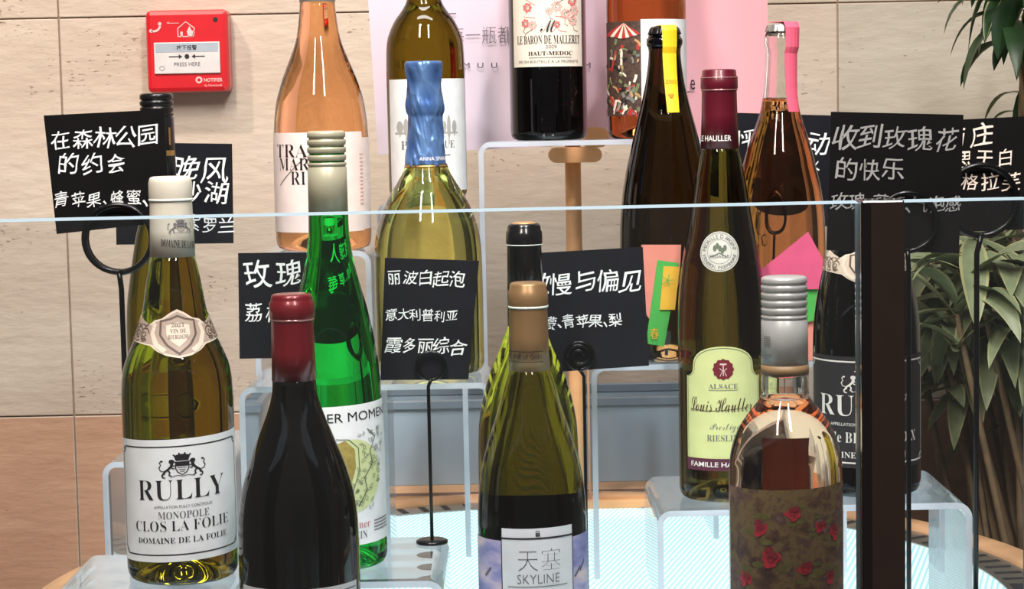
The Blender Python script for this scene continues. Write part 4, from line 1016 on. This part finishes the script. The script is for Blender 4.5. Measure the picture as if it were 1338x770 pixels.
board([(680, 332), (840, 323), (848, 478), (687, 489)], 1.78, [('傲慢与偏见', 688, 840, 369, 34), ('柠檬、青苹果、梨', 692, 812, 420, 24)], 'black chalk board behind the bronze capsule bottle, its text ending in pear')
o = clip(757, 465, 18, 1.778, H, 'black wire stand with a coiled ring behind the bronze capsule bottle', (765, 620))
bm = bmesh.new(); c_ = P(757, 465, 1.776) - o.location
tube(bm, [c_ + Vector(((.0035 + .007 * t) * math.cos(9.5 * t), -.001, (.0035 + .007 * t) * math.sin(9.5 * t))) for t in [i / 30 for i in range(31)]], .0013, 8); link('inner_coil', bm, WIRE, o)
board([(950, 147), (1088, 151), (1088, 296), (950, 296)], 2.05, [('怦然心动', 958, 1086, 184, 32), ('汽水', 1015, 1078, 216, 20)], 'black chalk board behind the pink strip bottle, furthest back on the right')
clip(1022, 296, 16, 2.048, H, 'black wire stand under the board behind the pink strip bottle')
DIM = mat('worn_chalk_marker', (150, 150, 150), 0.6)
board([(1086, 146), (1259, 150), (1253, 331), (1080, 327)], 1.50, [('收到玫瑰花', 1088, 1252, 180, 36), ('的快乐', 1090, 1183, 221, 32), ('玫瑰、荔枝、气泡感', 1086, 1256, 265, 27)], 'large black chalk board above the post, about the joy of getting roses', CARDB, DIM)
clip(1185, 290, 38, 1.498, H, 'black wire stand in front of the large board by the post', (1187, 600), 0.002)
board([(1204, 159), (1420, 148), (1420, 296), (1202, 306)], 1.72, [('酒庄', 1230, 1302, 178, 29), ('相思干白', 1219, 1327, 208, 25), ('多格拉芙', 1226, 1334, 238, 25)], 'black chalk board at the right edge, cut off by the picture', CARDB, mat('cream_chalk_marker', (244, 226, 214), .5))
clip(1281, 262, 46, 1.718, H, 'black wire stand with a big ring at the right edge', (1275, 600), 0.0026)

# ------------------------------------------------------------------ paper neck tags
def tagcard(name, Y, polys, label, group=None):
    """folded paper tag leaning on a bottle: first polygon is the outer leaf, the others are the inner leaves"""
    pts0 = [P(x, y, Y) for x, y in polys[0][1]]; c = min(pts0, key=lambda p: p.z).copy()
    root = None
    for i, (nm, pl, m, dy) in enumerate(polys):
        pts = [P(x, y, Y + dy) - c for x, y in pl]
        bm = bmesh.new(); slab(bm, pts, .0005)
        if root is None: root = tag(link(name, bm, m, None, c), label, 'paper tag', group)
        else:
            ch = link(nm, bm, m, root); ch['label'] = nm.replace('_', ' ')
    return root, c
SALM = mat('salmon_card', (222, 138, 122), .55); GRNC = mat('leaf_green_card', (76, 172, 78), .5); YELC = mat('golden_card', (226, 176, 60), .5)
r0, c0 = tagcard('neck_tag', 1.853, [('leaf', [(838, 320), (890, 320), (888, 368), (870, 420), (851, 421), (845, 412), (840, 375)], SALM, 0), ('green_leaf', [(859, 340), (887, 344), (868, 453), (844, 449)], GRNC, -.0016), ('golden_leaf', [(867, 348), (888, 349), (882, 405), (862, 405)], YELC, -.003)],
    'salmon neck tag with green and golden leaves, left of the tall brown flute')
a = Art(); k_ = 1.85 / F
for u, v, t in ((855, 436, '春'), ):
    p_ = P(u, v, 1.85); a.text(t, p_.x - .004, p_.z - .005, p_.x + .004, p_.z + .005, YELC, 1, 0)
for v in a.bm.verts: v.co = Vector((v.co.x - c0.x, 1.853 - .0028 - c0.y - v.co.z * 1.2, v.co.y - c0.z))
link('lettering', a.bm, a.mats, r0); a = Art()
for j in range(5): a.line([((P(872, 366, 1.85)).x + .006 * math.cos(j * 1.26), P(872, 366, 1.85).z + .006 * math.sin(j * 1.26)), (P(872, 366, 1.85).x, P(872, 366, 1.85).z)], .0007, GRNC, 14)
for v in a.bm.verts: v.co = Vector((v.co.x - c0.x, 1.853 - .0028 - c0.y - v.co.z * 1.2, v.co.y - c0.z))
link('flower_print', a.bm, a.mats, r0)
tagcard('neck_tag', 1.825, [('leaf', [(985, 375), (995, 352), (1056, 303), (1076, 340), (1070, 378), (1040, 378), (1000, 402)], HOT, 0), ('green_leaf', [(1040, 376), (1076, 376), (1074, 416), (1045, 424)], GRNC, .003), ('pink_leaf', [(1050, 380), (1066, 376), (1064, 470), (1046, 474)], SALM, .006)],
    'magenta neck tag folded over a green leaf, right of the tall brown flute')

# ------------------------------------------------------------------ poster on a wooden easel
PY = 2.185
k = NT('pink_poster_paper'); bs = k.new('ShaderNodeBsdfPrincipled'); bs.inputs['Roughness'].default_value = 0.35
n1 = k.new('ShaderNodeTexNoise', i_Scale=5.0, i_Detail=5.0); k.link(k.coords(), n1.inputs['Vector'])
gx = k.new('ShaderNodeSeparateXYZ'); k.link(k.coords(), gx.inputs[0])
m1 = k.new('ShaderNodeMath', operation='MULTIPLY_ADD'); m1.inputs[1].default_value = 1.6; m1.inputs[2].default_value = 0.27; k.link(gx.outputs[0], m1.inputs[0])
m2 = k.new('ShaderNodeMath', operation='MULTIPLY_ADD'); m2.inputs[1].default_value = 0.45; k.link(n1.outputs[0], m2.inputs[0]); k.link(m1.outputs[0], m2.inputs[2])
r1 = k.ramp(m2.outputs[0], [(0.30, (212, 196, 210)), (0.50, (222, 190, 204)), (0.68, (230, 170, 180)), (0.95, (232, 152, 160))]); k.link(r1.outputs[0], bs.inputs['Base Color']); k.link(bs.outputs[0], k.out.inputs[0])
pp = [P(x, y, PY) for x, y in [(474, -110), (1003, -110), (1003, 178), (494, 202)]]
c = (pp[2] + pp[3]) / 2; c.z = min(pp[2].z, pp[3].z)
bm = bmesh.new(); slab(bm, [p - c for p in pp], .003)
po = tag(link('poster', bm, k.m, None, c), 'pink and lilac poster standing on the wooden easel behind the bottles', 'poster')
DGR = mat('poster_grey_ink', (96, 86, 98), .6)
def pt(t, x0, y0, x1, y1, m, off=0.0):
    a = Art(); p0 = P(x0, y1, PY - .003); p1 = P(x1, y0, PY - .003); a.text(t, p0.x, p0.z, p1.x, p1.z, m, 1, off)
    for v in a.bm.verts: v.co = Vector((v.co.x - c.x, PY - .0034 - c.y - v.co.z, v.co.y - c.z))
    link('lettering', a.bm, a.mats, po)
pt('每一瓶都是', 588, 33, 690, 58, DGR, -.012)
for t_, x_ in (('M', 606), ('U', 624), ('U', 642), ('M', 764)): pt(t_, x_, 82, x_ + 7.5, 89, INK)
pt('_e', 894, 104, 908, 121, INK); pt('—', 577, 17, 596, 19, DGR)
PINE = mat('pine_wood', (226, 164, 112), 0.5, nscale=26, vary=0.12)
eb = P(750, 300, PY + .012)
o = empty('easel', (eb.x, PY + .012, H), 'small pale wooden easel holding the pink poster', 'easel')
bm = bmesh.new(); zt_ = P(750, 185, PY + .01).z - H
tube(bm, [(0, 0, 0.004), (0, 0, .1), (0, 0, zt_ + .2)], .0085, 14); link('post', bm, PINE, o)
def rbar(bm, x0, x1, y0, y1, z0, z1):
    rr_ = (z1 - z0) / 2; n = 10
    L = [(x1 - rr_ + rr_ * math.sin(PI * i / n), z1 - rr_ + rr_ * math.cos(PI * i / n)) for i in range(n + 1)] + [(x0 + rr_ - rr_ * math.sin(PI * i / n), z0 + rr_ - rr_ * math.cos(PI * i / n)) for i in range(n + 1)]
    f = bm.faces.new([bm.verts.new((x, y0, z)) for x, z in L]); r_ = bmesh.ops.extrude_face_region(bm, geom=[f])
    bmesh.ops.translate(bm, verts=[v for v in r_['geom'] if isinstance(v, bmesh.types.BMVert)], vec=(0, y1 - y0, 0)); bmesh.ops.recalc_face_normals(bm, faces=bm.faces)
kk = PY / F
q1, q2 = P(717, 213, PY - .02), P(786, 192, PY - .02)
bm = bmesh.new(); rbar(bm, q1.x - eb.x, q2.x - eb.x, -.040, -.001, q1.z - H, q2.z - H); link('ledge', bm, PINE, o)
q1, q2 = P(757, 193, PY - .02), P(796, 166, PY - .02)
bm = bmesh.new(); rbar(bm, q1.x - eb.x, q2.x - eb.x, -.040, -.036, q1.z - H, q2.z - H); link('ledge_lip', bm, PINE, o)
bm = bmesh.new(); box(bm, -.075, .075, -.011, .011, 0, .010, 0, .002); link('foot', bm, PINE, o)

# ------------------------------------------------------------------ red call point on the wall
k_ = WY / F
c = P(251, 68, WY)
RED = mat('alarm_red_plastic', (206, 34, 44), 0.32, 0, .2); PLW = mat('alarm_white_panel', (214, 210, 210), .4); PLG = mat('alarm_grey_panel', (168, 178, 190), .4)
o = tag(link('fire_alarm_call_point', (lambda b_: (box(b_, -.0505, .0505, -.040, 0, -.0505, .0505, 0, .006), b_)[1])(bmesh.new()), RED, None, (c.x, WY - .0004, c.z)), 'red square fire alarm call point on the stone wall', 'fire alarm')
bm = bmesh.new(); box(bm, -.0405, .0405, -.0425, -.0395, -.0275, .0110, 0, .001); link('break_panel', bm, PLW, o)
a = Art(); 
a.rect(-.0385, -.001, .0385, .0100, PLG, 0)
a.text('按下报警', -.0125, .0012, .0125, .0075, INK, 1, .01)
a.line([(-.022, -.0065), (-.010, -.0065)], .0011, INK, 1); a.poly([(-.010, -.0038), (-.010, -.0092), (-.0058, -.0065)], INK, 1)
a.line([(.022, -.0065), (.010, -.0065)], .0011, INK, 1); a.poly([(.010, -.0038), (.010, -.0092), (.0058, -.0065)], INK, 1); a.ell(0, -.0065, .0029, .0029, INK, 1, 18)
a.text('PRESS HERE', -.016, -.0182, .016, -.0135, INKG, 1, 0); a.arc(-.031, -.0205, .0030, .0026, 0, 360, .0005, INKG, 1)
for v in a.bm.verts: v.co = Vector((v.co.x, -.0428 - v.co.z, v.co.y))
link('lettering', a.bm, a.mats, o)
a = Art(); PW = mat('pale_pink_mark', (240, 190, 190), .5)
a.line([(-.0105, .018), (-.0105, .028), (-.0005, .036), (.010, .028)], .0012, PW, 1); a.line([(.010, .028), (.0075, .018), (-.0105, .018)], .0012, PW, 1); a.poly([(.002, .018), (.0005, .024), (.004, .031), (.006, .026), (.010, .023), (.009, .018)], PW, 1); a.line([(-.006, .018), (-.006, .024)], .003, PW, 1)
for v in a.bm.verts: v.co = Vector((v.co.x, -.0403 - v.co.z, v.co.y))
link('house_emblem', a.bm, a.mats, o); a = Art()
a.arc(-.040, .033, .008, .008, 250, 350, .0026, PW, 1); a.ell(-.0435, .0255, .0022, .0022, PW, 1, 10); a.ell(-.0325, .034, .0022, .0022, PW, 1, 10); a.line([(-.024, .0345), (-.009, .0345)], .0006, PW, 1); a.line([(-.024, .0345), (-.021, .036)], .0006, PW, 1)
for v in a.bm.verts: v.co = Vector((v.co.x, -.0403 - v.co.z, v.co.y))
link('telephone_emblem', a.bm, a.mats, o); a = Art(); a.ell(.036, .038, .0030, .0030, INK, 1, 14)
for v in a.bm.verts: v.co = Vector((v.co.x, -.0403 - v.co.z, v.co.y))
link('key_hole', a.bm, a.mats, o); a = Art()
a.ell(.0135, -.0355, .0042, .0042, PW, 1, 18); a.text('NOTIFIER', .0195, -.0380, .0425, -.0335, PW, 1, .02); a.text('by Honeywell', .0205, -.0445, .0415, -.0408, PW, 1, 0)
a.ell(.0135, -.0355, .0022, .0022, RED, 2, 12)
for v in a.bm.verts: v.co = Vector((v.co.x, -.0403 - v.co.z, v.co.y))
link('maker_mark', a.bm, a.mats, o)

# ------------------------------------------------------------------ behind the counter: wooden ledge with a grey-blue bin on it
lz = P(690, 628, 2.42).z
bm = bmesh.new(); box(bm, -.17, .30, 2.36, 2.585, 0, lz - .02, 0, .003); box(bm, -.18, .31, 2.35, 2.588, lz - .02, lz, 1, .003)
lo = tag(link('wooden_ledge', bm, [DWOOD, OAK], None, (0, 0, 0)), 'low wooden ledge against the wall behind the counter', 'ledge')
GB = mat('grey_blue_bin', (150, 168, 184), .35, vary=.12, nscale=8)
bz = P(690, 520, 2.45).z
o = empty('storage_bin', (.055, 2.46, lz), 'grey blue bin on the wooden ledge behind the clear risers', 'bin')
bm = bmesh.new(); h_ = bz - lz
for x0, x1, y0, y1 in ((-.215, .225, -.06, -.055), (-.215, .225, .055, .06), (-.215, -.21, -.055, .055), (.22, .225, -.055, .055)): box(bm, x0, x1, y0, y1, 0, h_, 0, .0008)
box(bm, -.212, .222, -.058, .058, 0, .004); link('body', bm, GB, o)
bm = bmesh.new(); box(bm, -.219, .229, -.064, -.054, h_ - .004, h_ + .006, 0, .001); box(bm, -.219, .229, .054, .064, h_ - .004, h_ + .006, 0, .001); box(bm, -.219, -.209, -.06, .06, h_ - .004, h_ + .006, 0, .001); box(bm, .219, .229, -.06, .06, h_ - .004, h_ + .006, 0, .001)
link('lip', bm, mat('grey_blue_lip', (120, 136, 150), .4), o)

# ------------------------------------------------------------------ leafy plant at the right
LEAF = mat('dracaena_leaf', (118, 128, 96), .45, vary=.25, nscale=30); LEAFM = mat('dracaena_leaf_margin', (150, 150, 108), .45, vary=.15, nscale=30); LEAFD = mat('dark_leaf', (40, 66, 38), .35, vary=.25, nscale=30)
CANE = mat('plant_cane', (112, 92, 66), .7, vary=.2); 
px0 = Vector((.64, 2.30, 0))
o = empty('potted_plant', px0, 'leafy variegated plant standing behind the right glass screen', 'plant')
bm = bmesh.new(); lathe(bm, [(0, 0), (0, .11), (.02, .12), (.40, .155), (.42, .155), (.42, .145), (.39, .14), (.39, 0)][::-1], 48); link('pot', bm, mat('grey_pot', (92, 86, 82), .5), o)
bm = bmesh.new(); lathe(bm, [(.392, .139), (.398, .08), (.396, 0)][::-1], 32); link('soil', bm, mat('soil', (52, 40, 32), .9), o)
rnd = random.Random(17)
def leaf(bm, base, az, up, L, W, droop, mi0, mi1, twist=0.0):
    n = 9; pos = Vector(base); d0 = Vector((math.cos(az) * math.cos(up), math.sin(az) * math.cos(up), math.sin(up)))
    side = Vector((-math.sin(az), math.cos(az), 0)); rows = []
    d = d0.copy()
    for i in range(n + 1):
        t = i / n; w = W * (math.sin(PI * min(1, t * .93 + .07)) ** .8) * (1 - .15 * t)
        nn = d.cross(side).normalized(); sd = (side * math.cos(twist * t) + nn * math.sin(twist * t))
        fold = nn * (-w * .28)
        rows.append([bm.verts.new(pos + sd * (w * f_) + fold * (1 - abs(f_)) ) for f_ in (-1, -.78, 0, .78, 1)])
        pos = pos + d * (L / n)
        d = (d + Vector((0, 0, -droop / n * (1 + t)))).normalized()
    for A, B in zip(rows, rows[1:]):
        for j in range(4):
            f_ = bm.faces.new((A[j], A[j+1], B[j+1], B[j])); f_.smooth = True; f_.material_index = mi1 if j in (0, 3) else mi0
fol = bmesh.new(); tops = []
for px_, py_, Y, n, sc, dark in ((1318, -25, 2.30, 14, .62, 1), (1345, -40, 2.22, 14, .8, 1), (1338, 20, 2.35, 14, .62, 1), (1340, 128, 2.40, 9, .5, 0), (1300, 170, 2.45, 9, .45, 0),
        (1205, 380, 2.44, 14, .7, 0), (1195, 440, 2.42, 12, .6, 0), (1215, 330, 2.40, 14, .6, 0), (1240, 395, 2.38, 16, .65, 0), (1235, 455, 2.36, 12, .6, 0), (1190, 350, 2.46, 12, .6, 0), (1240, 300, 2.46, 12, .6, 0), (1290, 390, 2.42, 14, .9, 0), (1325, 310, 2.42, 12, .8, 0), (1260, 470, 2.40, 12, .8, 0), (1318, 500, 2.42, 10, .8, 0),
        (1225, 350, 2.34, 13, .85, 0), (1270, 330, 2.25, 14, .95, 0), (1315, 350, 2.30, 14, 1.0, 0), (1250, 410, 2.22, 13, .9, 0), (1300, 425, 2.34, 14, .9, 0), (1210, 420, 2.40, 10, .8, 0), (1335, 450, 2.26, 10, .9, 0), (1370, 380, 2.3, 12, 1.0, 0), (1390, 120, 2.3, 12, 1.0, 1)):
    c_ = P(px_, py_, Y) - px0; tops.append(c_)
    for i in range(n):
        az = rnd.uniform(0, 2 * PI); up = rnd.uniform(-.35, 1.1)
        leaf(fol, c_ + Vector((0, 0, rnd.uniform(-.05, .02))), az, up, rnd.uniform(.12, .19) * sc, rnd.uniform(.013, .020) * sc, rnd.uniform(1.6, 3.2) if dark else rnd.uniform(.7, 1.9), 2 if dark else 0, 2 if dark and rnd.random() < .7 else 1, rnd.uniform(-.8, .8))
for v in fol.verts:
    lim = WY - px0.y - .004
    if v.co.y > lim: v.co.y = lim - .001 * rnd.random()
link('foliage', fol, [LEAF, LEAFM, LEAFD], o)
for c_ in tops:
    b0 = Vector((rnd.uniform(-.08, .08), rnd.uniform(-.08, .08), .39)); bm = bmesh.new()
    m_ = (b0 + c_) / 2 + Vector((rnd.uniform(-.03, .03), rnd.uniform(-.02, .02), 0))
    pts = [(1 - t) ** 2 * b0 + 2 * t * (1 - t) * m_ + t * t * c_ for t in [i / 10 for i in range(11)]]
    tube(bm, pts, lambda t: .0065 - .0035 * t, 8); link('cane', bm, CANE, o)
